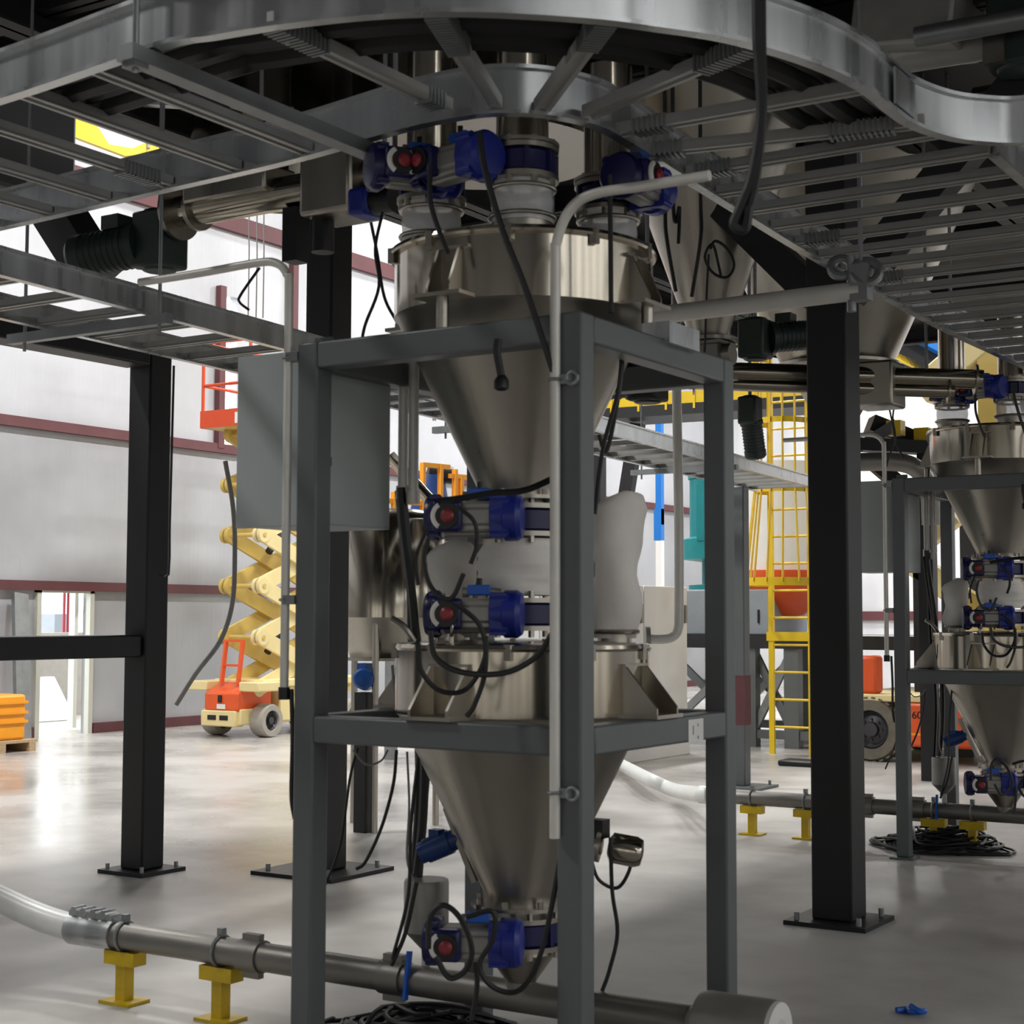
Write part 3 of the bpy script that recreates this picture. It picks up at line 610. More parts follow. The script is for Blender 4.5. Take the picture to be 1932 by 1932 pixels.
# cables of the station
def D(px, py, d=5.0): return at(px, py, d=d)
WR = 'black cables on the front hopper stand'
def sw(pts, r, lab, m='cable', d=5.0):
    return st(wire('cable', [D(*p) if len(p) == 3 else D(p[0], p[1], d) for p in pts], r, lab+', front hopper stand', m=m, group=WR))
sw([(808, 1015), (800, 1060), (815, 1110), (850, 1130), (875, 1082)], .0075, 'black loop hanging below the topmost actuator', d=4.85)
sw([(805, 1000), (786, 1050), (789, 1104)], .006, 'short cut black cable end left hanging from the topmost actuator', d=4.9)
sw([(862, 955), (895, 985), (899, 1030), (888, 1064)], .0075, 'black cable curving over the topmost actuator body', d=4.72)
sw([(862, 1140), (905, 1180), (915, 1240), (880, 1300), (830, 1303), (795, 1265), (788, 1215)], .0085, 'black cable loop below the middle actuator', d=4.72)
sw([(812, 1190), (822, 1240), (870, 1268), (950, 1270), (1010, 1240), (1045, 1190)], .0085, 'black cable slung across the lower drum', d=4.68)
sw([(917, 1200), (915, 1270), (895, 1330), (880, 1352)], .0075, 'black cable dropping from the middle actuator to the lower ring', d=4.72)
sw([(808, 1790), (812, 1730), (838, 1708), (870, 1735), (890, 1790), (878, 1830), (848, 1845), (822, 1805)], .0085, 'black cable loop on the lowest actuator', d=4.72)
sw([(880, 1730), (930, 1720), (930, 1770), (905, 1820), (930, 1862), (980, 1868), (1020, 1800), (1050, 1660), (1062, 1575)], .0085, 'long black cable from the lowest actuator up to the conduit', d=4.66)
sw([(897, 1815), (900, 1860), (890, 1925)], .0075, 'black cable dropping from the lowest actuator to the floor', d=4.7)
sw([(1115, 1620), (1130, 1660), (1165, 1675), (1188, 1640), (1188, 1610)], .0065, 'black loop hanging below the level switch', d=5.3)
sw([(1152, 1580), (1155, 1680), (1165, 1760), (1150, 1830), (1136, 1870)], .0065, 'black cable from the level switch down to the pipe', d=5.2)
sw([(1050, 900), (990, 925), (930, 930), (870, 940), (830, 945)], .011, 'thick black cable draped in front of the upper cone', d=4.75)
sw([(905, 250), (915, 320), (950, 440), (990, 540), (1050, 720)], .0095, 'long black cable hanging from the inlet valves across the drum', d=4.62)
sw([(812, 310), (812, 380), (830, 440), (845, 478)], .008, 'black cable hanging from the first inlet valve', d=4.85)
sw([(1150, 330), (1152, 450), (1153, 590)], .0075, 'thin black cable hanging straight beside the conduit bend', d=4.8)
sw([(722, 400), (708, 470), (715, 540), (690, 610), (683, 640)], .006, 'black cable dropping behind the drum beside the black column', d=5.9)
sw([(700, 420), (712, 480), (725, 560), (750, 610)], .006, 'black cable crossing behind the drum beside the black column', d=5.95)
for k, (x0, x1, y1) in enumerate(((1178, 1122, 970), (1180, 1130, 820))):
    sw([(x0-4, 660), (x0-12, 740), (x1+15, 850), (x1, y1)], .007, ['long', 'short'][k]+' black cable hanging beside the upper cone behind the corner post', d=5.0+.06*k)
pl = st(thing('hanging_plug', 'black plug hanging on a short lead before the upper cone, front hopper stand', 'plug', D(946, 735, 4.62)))
MB().tube(spline([D(940, 640, 4.62), D(938, 665, 4.62), D(944, 700, 4.62), D(946, 712, 4.62)], 5), .012, 8).build('lead', 'cable', pl)
MB().lathe(D(946, 737, 4.62), [(.012, 0), (.022, .006), (.022, .03), (.012, .045)], 14).build('plug_body', 'blk', pl)
for k, (pts, r) in enumerate((([(756, 920), (762, 1000), (778, 1130), (785, 1220), (800, 1400), (798, 1540), (786, 1650)], .016), ([(752, 925), (765, 1050), (790, 1230), (806, 1400), (796, 1560), (790, 1655)], .014),
                              ([(760, 925), (772, 1060), (776, 1215), (790, 1450), (780, 1660)], .013))):
    sw(pts, r, ['thickest', 'second', 'third'][k]+' cable of the black bundle dropping behind the cabinet corner', d=5.55+.04*k)
sw([(675, 1410), (660, 1470), (640, 1600), (600, 1700)], .005, 'thin black cable slanting down beside the black column', d=5.6)
sw([(666, 1415), (690, 1442), (718, 1436), (732, 1415)], .004, 'thin loop hanging under the lower ring', m='gcable', d=5.5)
sw([(748, 1415), (742, 1480), (720, 1560), (690, 1625), (672, 1640)], .006, 'black cable curving down to the column base plate', d=5.6)
sw([(768, 1418), (772, 1520), (768, 1620), (785, 1670)], .004, 'thin grey lead beside the black bundle', m='gcable', d=5.45)
sw([(790, 1420), (775, 1560), (770, 1690), (740, 1810)], .006, 'black cable running down to the coiled heap', d=5.3)
sw([(786, 1665), (765, 1760), (738, 1822)], .007, 'black cable end dropping from the bundle to the pipe', d=5.3)
sw([(550, 1300), (552, 1400), (550, 1500), (556, 1545)], .0075, 'black cable hanging below the conduit beside the post', d=5.2)
sw([(740, 1255), (745, 1310), (760, 1360)], .005, 'clear air line beside the lower drum', m='gcable', d=5.35)
# cable heap on the floor
def heap(c, R, h, n, lab, r=.009):
    random.seed(int(R*100)); m = MB()
    for k in range(n):
        a0 = random.random()*6; rr = R*(.35+.65*random.random()); ox, oy = random.uniform(-.3, .3)*R, random.uniform(-.25, .25)*R; zz = random.random(); pts = []
        for i in range(15):
            a = a0+i*2*PI/14*(.85+.2*random.random()); q = rr*(1+.14*math.sin(3*a+k))
            d = math.hypot(ox+q*math.cos(a), oy+q*math.sin(a)); pts.append((c[0]+ox+q*math.cos(a), c[1]+oy+q*math.sin(a)*.8, .012+h*zz*max(.08, 1-d/R/1.2)))
        m.tube(spline(pts, 3), r, 5)
    return solo(m, 'cable_heap', 'cable', lab, 'cable heap', loc=V(c[0], c[1], 0), kind='stuff')
st(heap((OX-.42, OY+.08), .4, .2, 46, 'tangled heap of black cable on the floor under the front hopper stand'))
REAR = [copy_tree(o) for o in ST]
OFF = V(0, 5.85, 0)
for o in REAR:
    o.location = o.location+OFF; o['label'] = o['label'].replace('front', 'rear')
    if 'group' in o: o['group'] = o['group'].replace('front', 'rear')
# ---------------------------------------------------------------- floor pipe lines
PZ = .255; PY = OY-.0
def pipe_line(yo, front):
    W_ = 'front' if front else 'rear'
    y = PY+yo; xs = at(200, 1765, Z=PZ).x if front else at(1345, 1497, Y=y).x
    xe = OX+.62 if front else OX+2.6
    t = thing('conveying_pipe', 'long grey conveying pipe on yellow stands under the %s hopper stand' % W_, 'pipe', ((xs+xe)/2, y, PZ-.05), group='grey conveying pipes')
    MB().cyl((xs, y, PZ), (xe, y, PZ), .052, n=24).build('pipe', 'pipe', t)
    for x in ([-4.0, -3.35] if front else [-3.75, -3.4]):
        MB().cyl((x-.05, y, PZ), (x+.05, y, PZ), .06, n=24).cb((x, y, PZ+.065), .08, .03, .03).cb((x, y, PZ-.065), .08, .03, .03).build('coupling', 'pipe', t)
    MB().cyl((OX, y, PZ), (OX, y, PZ+.075), .05, n=24).build('branch_stub', 'pipe', t)
    return xs, xe, y
xs, xe, y = pipe_line(0, True)
# white hose and clamp at the start of the pipe
hz = thing('hose', 'milky white flexible hose joined to the pipe under the front hopper stand', 'hose', (xs-.6, y, 0), group='milky white hoses')
hp = spline([(xs+.02, y, PZ), (xs-.2, y, PZ+.0), (xs-.5, y-.02, PZ+.05), (xs-.95, y-.08, PZ+.2), (xs-1.5, y-.2, PZ+.5), (xs-2.1, y-.3, PZ+.95)], 8)
MB().tube(hp, .054, 20).build('tube', 'hose', hz)
b = MB().cyl((xs-.22, y, PZ), (xs+.03, y, PZ), .062, n=24)
for k in range(4): b.cyl((xs-.19+.055*k, y-.03, PZ+.075), (xs-.19+.055*k, y+.03, PZ+.075), .018, n=10)
b.cb((xs-.1, y, PZ+.066), .24, .05, .025).build('clamp_sleeve', 'galv', hz)
# intake filter at the other end
t = thing('intake_filter', 'grey canister filter with a pale end cap closing the conveying pipe', 'filter', (xe+.17, y, .1))
MB().lathe((xe, y, PZ), [(.05, 0), (.055, .03), (.1, .04), (.104, .06), (.104, .27), (.1, .28)], 32, ax=(1, 0, 0)).build('canister', 'alu', t)
MB().lathe((xe+.275, y, PZ), [(.098, 0), (.098, .02), (.05, .024), (.03, .012), (.0, .012)], 32, ax=(1, 0, 0)).build('end_cap', 'white', t)
MB().bar((xe-.02, y, PZ-.05), (xe-.02, y, .0), .04, .04).build('foot', 'yelold', t)
xs2, xe2, y2 = pipe_line(5.85, False)
hz = thing('hose', 'milky white flexible hose crossing the floor behind the corner post', 'hose', (xs2-.6, y2, 0), group='milky white hoses')
hp = spline([(xs2+.02, y2, PZ), (xs2-.12, y2, PZ), at(1270, 1490, d=13.0), at(1220, 1468, d=13.4), at(1170, 1442, Z=.12), at(1120, 1418, Z=.06), at(1040, 1400, Z=.06), at(960, 1392, Z=.06)], 8)
MB().tube(hp, .056, 18).build('tube', 'hose', hz)
MB().cyl((xs2-.1, y2, PZ), (xs2+.03, y2, PZ), .064, n=20).build('clamp_sleeve', 'galv', hz)
def pstand(x, y, lab, worn=True):
    t = thing('pipe_stand', lab, 'pipe stand', (x, y, 0), group='yellow pipe stands')
    m = 'yelold'
    MB().cb((x, y, .006), .16, .12, .012).build('base_plate', m, t)
    MB().cb((x, y, .105), .05, .05, .19).build('upright', m, t)
    MB().prism([(x-.08, y-.035, .148), (x+.08, y-.035, .148), (x+.08, y-.035, .2), (x-.08, y-.035, .2)], (0, .07, 0)).build('saddle', m, t)
    b = MB().torus((x, y, PZ), .056, .007, ax=(1, 0, 0), n=24); b.cb((x, y, PZ+.07), .025, .025, .03).build('pipe_clip', 'galvd', t)
for k, (px, py) in enumerate(((228, 1893), (415, 1925))):
    q = at(px, py, Z=0); pstand(q.x, PY, ['worn yellow pipe stand next to the white hose clamp', 'yellow pipe stand between the first stand and the grey post'][k])
for k, px in enumerate((1420, 1521, 1763, 1836)):
    q = at(px, 1582, Y=y2); pstand(q.x, y2, ['yellow pipe stand beside the far white hose end', 'yellow pipe stand half hidden by the black square column', 'yellow pipe stand by the post of the rear hopper stand', 'yellow pipe stand under the rear cone hopper'][k])
q = at(1722, 1915, Z=0)
solo(MB().tube(spline([q+V(-.06, -.01, .012), q+V(-.03, .02, .012), q+V(.0, -.01, .014), q+V(.04, .015, .016), q+V(.03, -.01, .02), q+V(-.01, .01, .03)], 6), .012, 8), 'blue_wrapper', 'bblue', 'small crumpled blue scrap lying on the bare floor', 'scrap', loc=q)
q = at(1520, 1445, Z=0)
solo(MB().cb((q.x, q.y, .03), .5, .3, .06), 'floor_plate', 'blk', 'dark flat plate on the floor behind the black column', 'plate', loc=q, bev=.02)

# ---------------------------------------------------------------- augers and overhead hoppers
def gearmotor(p, d, lab, m='greenm', s=1.0, grp=None, hang=True):
    """fan-cooled motor with gearbox: p gearbox centre, d motor axis"""
    p = Vector(p); d = Vector(d).normalized(); t = thing('gear_motor', lab, 'motor', p-V(0, 0, .12*s), group=grp)
    MB().lathe(p+d*.08*s, [(.06*s, 0), (.1*s, .01*s), (.1*s, .04*s), (.088*s, .05*s), (.088*s, .26*s), (.09*s, .265*s)], 24, ax=d).build('motor', m, t)
    b = MB()
    for k in range(7): b.lathe(p+d*(.145+.028*k)*s, [(.08*s, 0), (.093*s, .004*s), (.093*s, .008*s), (.08*s, .012*s)], 24, ax=d)
    b.build('cooling_fins', m, t)
    MB().lathe(p+d*.345*s, [(.094*s, 0), (.094*s, .05*s), (.075*s, .07*s), (.01*s, .072*s)], 24, ax=d).build('fan_cover', m, t)
    MB().cb(p, .17*s, .17*s, .24*s).cyl(p+V(0, 0, -.13*s), p+V(0, 0, .13*s), .075*s).build('gearbox', m, t, bev=.015)
    if hang: MB().cyl(p, (p.x, p.y, ZD), .012, n=8).build('hanger_rod', 'galvd', t)
    MB().cb(p+d*.2*s+V(0, 0, .11*s), .1*s, .1*s, .06*s).build('terminal_box', m, t)
    return t
AY = 5.35
a0 = at(338, 388, Y=AY); a1 = at(690, 352, Y=AY); az = (a0.z+a1.z)/2; a0.z = a1.z = az
t = thing('screw_conveyor', 'stainless screw conveyor tube with a box housing under the overhead tray', 'screw conveyor', (a0+a1)/2-V(0, 0, .1))
MB().cyl(a0, a1+V(.25, 0, 0), .075, n=28).build('tube', 'steel', t, smooth=60)
for x, r in ((a0.x, .13), (a0.x+.12, .1), (a1.x-.1, .1)): MB().cyl((x-.012, AY, az), (x+.012, AY, az), r, n=28).build('flange', 'steelr', t)
bx0 = at(565, 380, Y=AY-.12).x; bx1 = at(662, 380, Y=AY-.12).x
MB().bx(bx0, bx1, AY-.13, AY+.13, az-.16, az+.17).build('box_housing', 'steelr', t, bev=.02)
MB().bx(a0.x+.12, a0.x+.62, AY-.11, AY+.11, az+.0, az+.13).build('inlet_hood', 'steelr', t, bev=.015)
for x in (a0.x+.5, a1.x+.1): MB().cyl((x, AY, az+.07), (x, AY, ZD), .01, n=8).build('hanger_rod', 'galvd', t)
MB().cyl((bx0+.05, AY-.02, az-.16), (bx0+.05, AY-.02, az-.3), .05).build('sensor_spigot', 'blk', t)
MB().cb((bx0-.12, AY, az-.2), .08, .09, .24).build('junction_block', 'blk', t)
gearmotor((a0.x-.12, AY, az-.12), (-1, -.3, -.12), 'dark green gear motor driving the screw conveyor, in front of the bright wall', s=1.12)
q = at(690, 385, Y=AY-.1)
t = thing('blue_actuator', 'blue and black actuator at the end of the screw conveyor box', 'actuator', q)
MB().cb(q, .1, .14, .12).build('body', 'blue', t, bev=.02); MB().cyl(q+V(.05, 0, 0), q+V(.15, 0, 0), .055).build('end_cap', 'blk', t); MB().cyl(q+V(-.12, .05, 0), q+V(0, .0, 0), .03).build('shaft', 'alu', t)

def cone_hopper(c, zt, zb, rt, rb, lab, zdrum=None, rectb=False, m='steelr'):
    t = thing('overhead_hopper', lab, 'hopper', (c[0], c[1], zb), group='stainless hoppers hung under the mezzanine')
    MB().lathe((c[0], c[1], 0), [(rb, zb), (rt, zt)], 48, caps=False).build('cone', m, t, smooth=60)
    if zdrum: MB().lathe((c[0], c[1], 0), [(rt, zt), (rt, zdrum)], 48, caps=False).build('drum', 'steel', t, smooth=60)
    b = MB().lathe((c[0], c[1], zb), [(rb-.01, -.02), (rb+.05, -.02), (rb+.05, .0), (rb-.01, .0)], 32); b.build('outlet_flange', 'steelr', t)
    return t
def cpx(x, y, d): q = at(x, y, d=d); return q
q = cpx(1338, 640, 8.6); q2 = cpx(1322, 390, 8.6)
cone_hopper((q.x, q.y), 4.3, q.z, .55, .10, 'stainless overhead cone hopper with a dangling cable coil, between the conduit and the black column')
rv = cpx(1338, 672, 8.6)
t = thing('rotary_valve', 'pale rotary valve body under the overhead cone with the cable coil', 'valve', rv-V(0, 0, .12))
MB().cb(rv+V(0, 0, -.03), .18, .18, .16).cb(rv+V(0, 0, .06), .24, .24, .016).cb(rv+V(0, 0, -.12), .24, .24, .016).build('body', 'alu', t)
MB().cyl(rv+V(.09, 0, 0), rv+V(.14, 0, 0), .06).build('end_plate', 'steelr', t)
q = cpx(1580, 690, 10.3)
cone_hopper((q.x, q.y), 4.35, q.z, .9, .36, 'large stainless overhead cone hopper behind the top of the black square column')
solo(MB().lathe((q.x, q.y, 0), [(.14, q.z-.36), (.35, q.z-.021)], 4), 'discharge_chute', 'steelr', 'stainless chute hanging below the large overhead cone behind the black column', 'chute', bev=.01)
for (x, y, d, zt, rt, lab) in ((905, 185, 7.6, 3.75, .62, 'stainless overhead hopper seen through the bend of the tray, over the front hopper stand'), (525, 150, 9.2, 4.0, .5, 'stainless overhead cone hopper seen through the rungs near the dark motor'),
                               (705, 190, 8.4, 3.9, .45, 'stainless overhead hopper beside a yellow bar, seen through the tray rungs')):
    q = cpx(x, y, d); cone_hopper((q.x, q.y), zt, max(3.3, q.z-.25), rt, .16, lab, zdrum=4.6)
for k, (p0, p1, r) in enumerate((((1300, 699), (1852, 716), .055), ((1300, 722), (1800, 738), .04))):
    a, b_ = at(*p0, d=9.1), at(*p1, d=8.9)
    t = thing('screw_conveyor', ['long stainless conveyor tube crossing behind the black square column', 'thin stainless tube below the long conveyor tube beside the black column'][k], 'screw conveyor', (a+b_)/2-V(0, 0, r))
    MB().cyl(a, b_, r, n=24).build('tube', 'steel', t, smooth=60)
    for f in (.02, .5, .98): MB().cyl(a.lerp(b_, f-.004), a.lerp(b_, f+.004), r+.03, n=24).build('flange', 'steelr', t)
    for f in (.1, .9): q = a.lerp(b_, f); MB().cyl(q, (q.x, q.y, ZD), .01, n=8).build('hanger_rod', 'galvd', t)
q = at(1658, 728, d=9.03)
solo(MB().cb(q, .24, .24, .26).cb(q+V(-.14, 0, 0), .03, .2, .22), 'gearbox_housing', 'steelr', 'stainless box on the conveyor tube beside the black square column', 'box', bev=.02)
gearmotor(at(1425, 640, d=9.1), (.6, .6, .1), 'dark motor tucked below the overhead cones, behind the corner post', grp=None, s=.95)
gearmotor(at(1415, 775, d=9.7), (0, .3, -1), 'dark upright motor hanging above the long tray near the yellow ladder', s=.72)
gearmotor(at(1222, 715, d=8.3), (-.8, -.5, -.1), 'black motor hanging behind the conveyor cone beside the corner post', m='blk', s=1.0)
# stainless box conveyor seen above the tray at the top corner
q = at(1745, 40, d=7.6)
t = thing('dust_collector', 'dull stainless box with a round bottom tube above the tray corner', 'dust collector', q)
MB().bar(at(1640, 35, d=7.7), at(1830, 15, d=7.4), .42, .42, up=(0, 0, 1)).build('box', 'galvr', t, bev=.02)
MB().cyl(at(1630, 118, d=7.7), at(1870, 78, d=7.4), .085, n=24).build('tube', 'galvr', t)
MB().bar(at(1885, 60, d=7.3), at(1885, 130, d=7.3), .2, .1).build('end_plate', 'steelr', t)
gearmotor(at(1925, 60, d=7.3), (.7, .7, 0), 'dark motor at the end of the dull stainless box above the tray corner', s=1.5)
q = at(30, 45, d=8.6)
solo(MB().lathe(q, [(.12, -.2), (.2, -.1), (.22, .1), (.22, .9)], 24), 'duct_elbow', 'deckm', 'dull dark duct end under the mezzanine above the straight tray', 'duct')
# yellow panel far above the hall, seen between the rungs
DY = 17.0
p = [at(x, y, d=DY) for x, y in ((78, 224), (165, 222), (185, 240), (205, 272), (250, 280), (290, 262), (302, 290), (236, 294), (140, 258))]
t = thing('yellow_guard', 'bright yellow hoist guard hung under the roof, glimpsed between the tray rungs', 'guard', p[0])
MB().prism(p, (-.06, .1, 0)).build('panel', 'yellow', t)
for a in (at(90, 240, d=DY), at(280, 280, d=DY)): MB().cyl(a, (a.x, a.y, ZC), .02, n=8).build('hanger', 'galvd', t)
t = thing('air_duct', 'big dark air duct running beside the mezzanine edge under the roof', 'duct', (-8.5, 4.5, 4.3))
MB().bx(-8.9, -8.1, -1, 7.3, 4.25, 5.0).build('duct', 'deckm', t, bev=.03)
for y in (.5, 3, 5.5): MB().bx(-8.93, -8.07, y-.03, y+.03, 4.22, 5.03).build('flange', 'galvd', t)
for y in (1, 5.8): MB().cyl((-8.5, y, 5.0), (-8.5, y, ZC), .012, n=8).build('hanger_rod', 'galvd', t)
a, b_ = at(190, 188, d=9.6), at(470, 200, d=8.6)
t = thing('strip_lamp', 'pale tube lamp under the mezzanine seen between the tray rungs', 'lamp', (a+b_)/2)
MB().bar(a, b_, .1, .05, up=(0, 0, 1)).build('body', 'lampb', t)
for f in (.15, .85): q = a.lerp(b_, f); MB().cyl(q, (q.x, q.y, ZD), .008, n=6).build('hanger', 'galvd', t)
MB().bar(at(640, 90, d=8), at(672, 180, d=8), .05, .05).build('yellow_bar', 'yelold', mz)
# pipes running under the deck on the right: conduit racks seen through the rungs
for k in range(9):
    yk = 6.2+.95*k
    o = solo(MB().cyl((-2.3, yk, 4.25-.03*(k % 3)), (2.4, yk+.25*(k % 2), 4.25-.03*(k % 3)), .035+.015*(k % 3), n=12), 'ceiling_pipe', ['pipe', 'galvd', 'steel'][k % 3],
             'pipe hung under the mezzanine deck above the tray rungs', 'pipe', group='pipes under the mezzanine deck')
# drop pipe, wide handrail pipe and cables that hang from the tray
a, b_ = at(1215, 598, d=6.6), at(1625, 548, d=6.1)
t = thing('handrail_pipe', 'straight grey pipe running from the front hopper stand to a clamp at the black column', 'pipe', (a+b_)/2)
MB().cyl(a, b_, .038, n=16).build('pipe', 'conduit', t)
q = b_
MB().cyl(q, (q.x, q.y, ZD), .009, n=8).build('threaded_rod', 'galvd', t)
MB().cb(q+V(0, 0, .03), .07, .07, .14).torus(q+V(.02, .0, .07), .05, .018, ax=(.3, -.8, .3)).torus(q+V(-.08, 0, .1), .04, .018, ax=(.3, -.8, .3)).cyl(q+V(-.04, 0, -.08), q+V(-.04, 0, .14), .018).build('beam_clamp', 'galvd', t)
for k, (pts, r, lab) in enumerate(((
    [(1428, 0), (1432, 110), (1436, 220), (1420, 330), (1398, 390), (1385, 425), (1405, 432), (1412, 390)], .013, 'thick black cable loop hanging over the tray edge, ending in a hook'),
    ([(1438, 60), (1440, 200), (1428, 330), (1412, 400)], .01, 'second black cable hanging beside the thick hooked cable'))):
    w0 = at(*pts[0], d=3.75)
    wire('cable', [V(w0.x, w0.y, ZD), V(w0.x, w0.y, 3.9)]+[at(*p, d=3.75) for p in pts], r, lab, group='black cables hanging from the tray')
wire('cable', [at(*p, d=8.0) for p in [(1340, 470), (1350, 455), (1372, 470), (1385, 500), (1372, 523), (1345, 515), (1330, 485), (1345, 462), (1360, 520)]], .008, 'small coil of black cable hung on the overhead cone', group='cables on the overhead cones')
wire('cable', [at(*p, d=7.9) for p in [(1337, 480), (1333, 560), (1330, 650), (1326, 700)]], .006, 'thin cable dropping from the coil on the overhead cone', group='cables on the overhead cones')
for k, pts in enumerate(([(1255, 390), (1258, 450), (1275, 550)], [(1270, 380), (1275, 420), (1282, 390), (1280, 460)], [(1322, 380), (1322, 450), (1305, 560)])):
    w0 = at(*pts[0], d=6.4)
    wire('cable', [V(w0.x, w0.y, ZD), V(w0.x, w0.y, 3.6)]+[at(*p, d=6.4) for p in pts], .008, ['black cable with a pale ferrule hanging before the overhead cone', 'black looped cable hanging before the overhead cone', 'long black cable hanging between the blue valve and the cable coil'][k], group='cables on the overhead cones')
wire('cable', [at(*p, d=7.2) for p in [(425, 870), (440, 960), (443, 1050), (438, 1140), (415, 1210), (370, 1270), (332, 1330)]], .011, 'grey cable hanging behind the grey cabinet, its end swinging free', m='gcable')
wire('cable', [at(*p, d=7.5) for p in [(328, 690), (324, 850), (320, 1000), (318, 1084), (300, 1084)]], .006, 'thin wire hanging beside the portal frame post', seg=2)
wire('cable', [at(*p, d=6.5) for p in [(490, 505), (455, 555), (452, 570), (470, 585)]], .006, 'thin black cable looped under the bent conduit')
for k, px in enumerate((470, 485, 498)):
    w0 = at(px, 395, d=14)
    wire('cable', [V(w0.x, w0.y, ZC), V(w0.x, w0.y, 7), at(px, 395, d=14), at(px, 480, d=14), at(px-2, 600, d=14)], .006, ['first of three thin wires hanging before the bright wall', 'middle one of three thin wires hanging before the bright wall', 'third of three thin wires hanging before the bright wall'][k], m='gcable', group='thin wires before the bright wall')
b1 = at(1240, 615, d=5.75)
t = thing('terminal_tray', 'small galvanised channel on top of the front stand beside the corner post', 'channel', b1)
MB().bar(PT(hs+.02, -.02, ZU+.06), PT(hs+.02, .2, ZU+.06), .1, .07, up=(0, 0, 1)).build('channel', 'galv', t)

# ---------------------------------------------------------------- scissor lift by the lined wall
def wheel(t, c, r, wd, ax, tire='tire', rim='rim', lugs=0):
    c = Vector(c); ax = Vector(ax).normalized()
    w_ = MB().lathe(c-ax*wd/2, [(r*.62, 0), (r*.93, 0), (r, wd*.15), (r, wd*.85), (r*.93, wd), (r*.62, wd), (r*.6, wd*.5), (r*.62, 0)], 36, ax=ax, caps=False)
    if lugs:
        a, b = basis(ax)
        for k in range(lugs):
            th = 2*PI*k/lugs; d = a*math.cos(th)+b*math.sin(th); w_.bar(c+d*r*1.01-ax*wd*.48, c+d*r*1.01+ax*wd*.48, r*.13, r*.06, up=d)
    o = w_.build('wheel', tire, t)
    b = MB().lathe(c-ax*wd*.3, [(r*.63, 0), (r*.63, wd*.62), (r*.55, wd*.66), (r*.45, wd*.5), (r*.25, wd*.56), (r*.22, wd*.72), (.01, wd*.73)], 30, ax=ax)
    if True:
        u, v = basis(ax)
        for k in range(8): q = c+ax*wd*.22+(u*math.cos(k*PI/4)+v*math.sin(k*PI/4))*r*.33; b.cyl(q, q+ax*wd*.12, r*.035, n=6)
    b.build('rim', rim, o)
lx0, lx1 = -14.26, -13.46; ly0 = 15.05; ly1 = at(690, 1310, X=lx1).y
t = thing('scissor_lift', 'raised cream and orange scissor lift parked at the lined wall', 'scissor lift', ((lx0+lx1)/2, (ly0+ly1)/2, 0))
def B(n, m, *a, bev=.015, par=None): return MB().bx(*a).build(n, m, par or t, bev=bev)
B('chassis', 'cream', lx0+.08, lx1-.08, ly0, ly1, .16, .36)
B('chassis_top', 'cream', lx0-.02, lx1+.02, ly0+.3, ly1, .62, .72)
B('chassis_side', 'cream', lx1-.22, lx1-.04, ly0+.7, ly0+1.3, .18, .62)
B('front_bumper', 'cream', lx0+.1, lx1-.12, ly0-.06, ly0+.1, .14, .34)
for x in (-13.97, -13.77): B('fork_pocket', 'blk', x-.07, x+.07, ly0-.066, ly0-.055, .22, .28, bev=0)
hd = MB().prism([(lx0+.14, ly0-.04, .34), (lx0+.14, ly0-.04, .56), (lx0+.14, ly0+.25, .68), (lx0+.14, ly0+.6, .68), (lx0+.14, ly0+.6, .34)], (.56, 0, 0)).build('hood', 'orange', t, bev=.02)
B('decal', 'white', -13.9, -13.76, ly0-.05, ly0-.043, .36, .42, bev=0, par=hd); B('socket', 'blk', -13.88, -13.82, ly0-.055, ly0-.043, .44, .53, bev=0, par=hd)
B('side_panel', 'orange', lx1-.2, lx1-.02, ly0+1.3, ly0+2.0, .2, .64)
for x in (lx0-.08, lx1-.02): B('outrigger', 'cream', x-.12, x+.2, ly0+.02, ly0+.5, .58, .7)
for x, s in ((lx0+.0, -1), (lx1+.02, 1)):
    for y in (ly0+.36, ly1-.4): wheel(t, (x, y, .21), .21, .22, (s, 0, 0))
# folded ladder hoop of the chassis
la = MB()
for x in (-13.98, -13.7): la.bar((x, ly0+.12, .66), (x, ly0+.2, 1.22), .06, .03)
for z in (.9, 1.21): la.bar((-13.98, ly0+.16+.07*(z-.9), z), (-13.7, ly0+.16+.07*(z-.9), z), .03, .03)
la.build('access_ladder', 'orange', t)
Y0, Y1 = ly0+.35, ly1-.35; zk = [.6+.655*k for k in range(6)]
n = 0
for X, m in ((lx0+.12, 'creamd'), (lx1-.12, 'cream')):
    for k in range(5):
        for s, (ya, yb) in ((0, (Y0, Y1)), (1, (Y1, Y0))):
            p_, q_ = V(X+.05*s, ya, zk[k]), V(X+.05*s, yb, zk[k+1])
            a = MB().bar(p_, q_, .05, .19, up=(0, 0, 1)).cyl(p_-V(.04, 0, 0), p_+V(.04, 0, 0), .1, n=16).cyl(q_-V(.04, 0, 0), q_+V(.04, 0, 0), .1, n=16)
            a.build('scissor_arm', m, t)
for k in range(6):
    for y in (Y0, Y1): MB().cyl((lx0+.06, y, zk[k]), (lx1-.02, y, zk[k]), .03, n=10).build('pivot_tube', 'creamd', t)
for k in (1, 3): MB().cyl((-13.86, Y0+.5, zk[k]-.2), (-13.86, Y1-.6, zk[k]+.45), .05, n=12).build('lift_cylinder', 'blk', t)
pz = zk[5]+.06
B('platform_floor', 'creamd', lx0, lx1, ly0, ly1, pz, pz+.06)
B('toe_board', 'ored', lx0-.02, lx1+.02, ly0-.03, ly0, pz, pz+.22, bev=0); B('toe_board', 'ored', lx1, lx1+.03, ly0, ly1, pz, pz+.18, bev=0); B('toe_board', 'ored', lx0-.03, lx0, ly0, ly1, pz, pz+.18, bev=0)
B('instruction_label', 'white', lx1-.22, lx1-.06, ly0-.036, ly0-.031, pz+.03, pz+.17, bev=0)
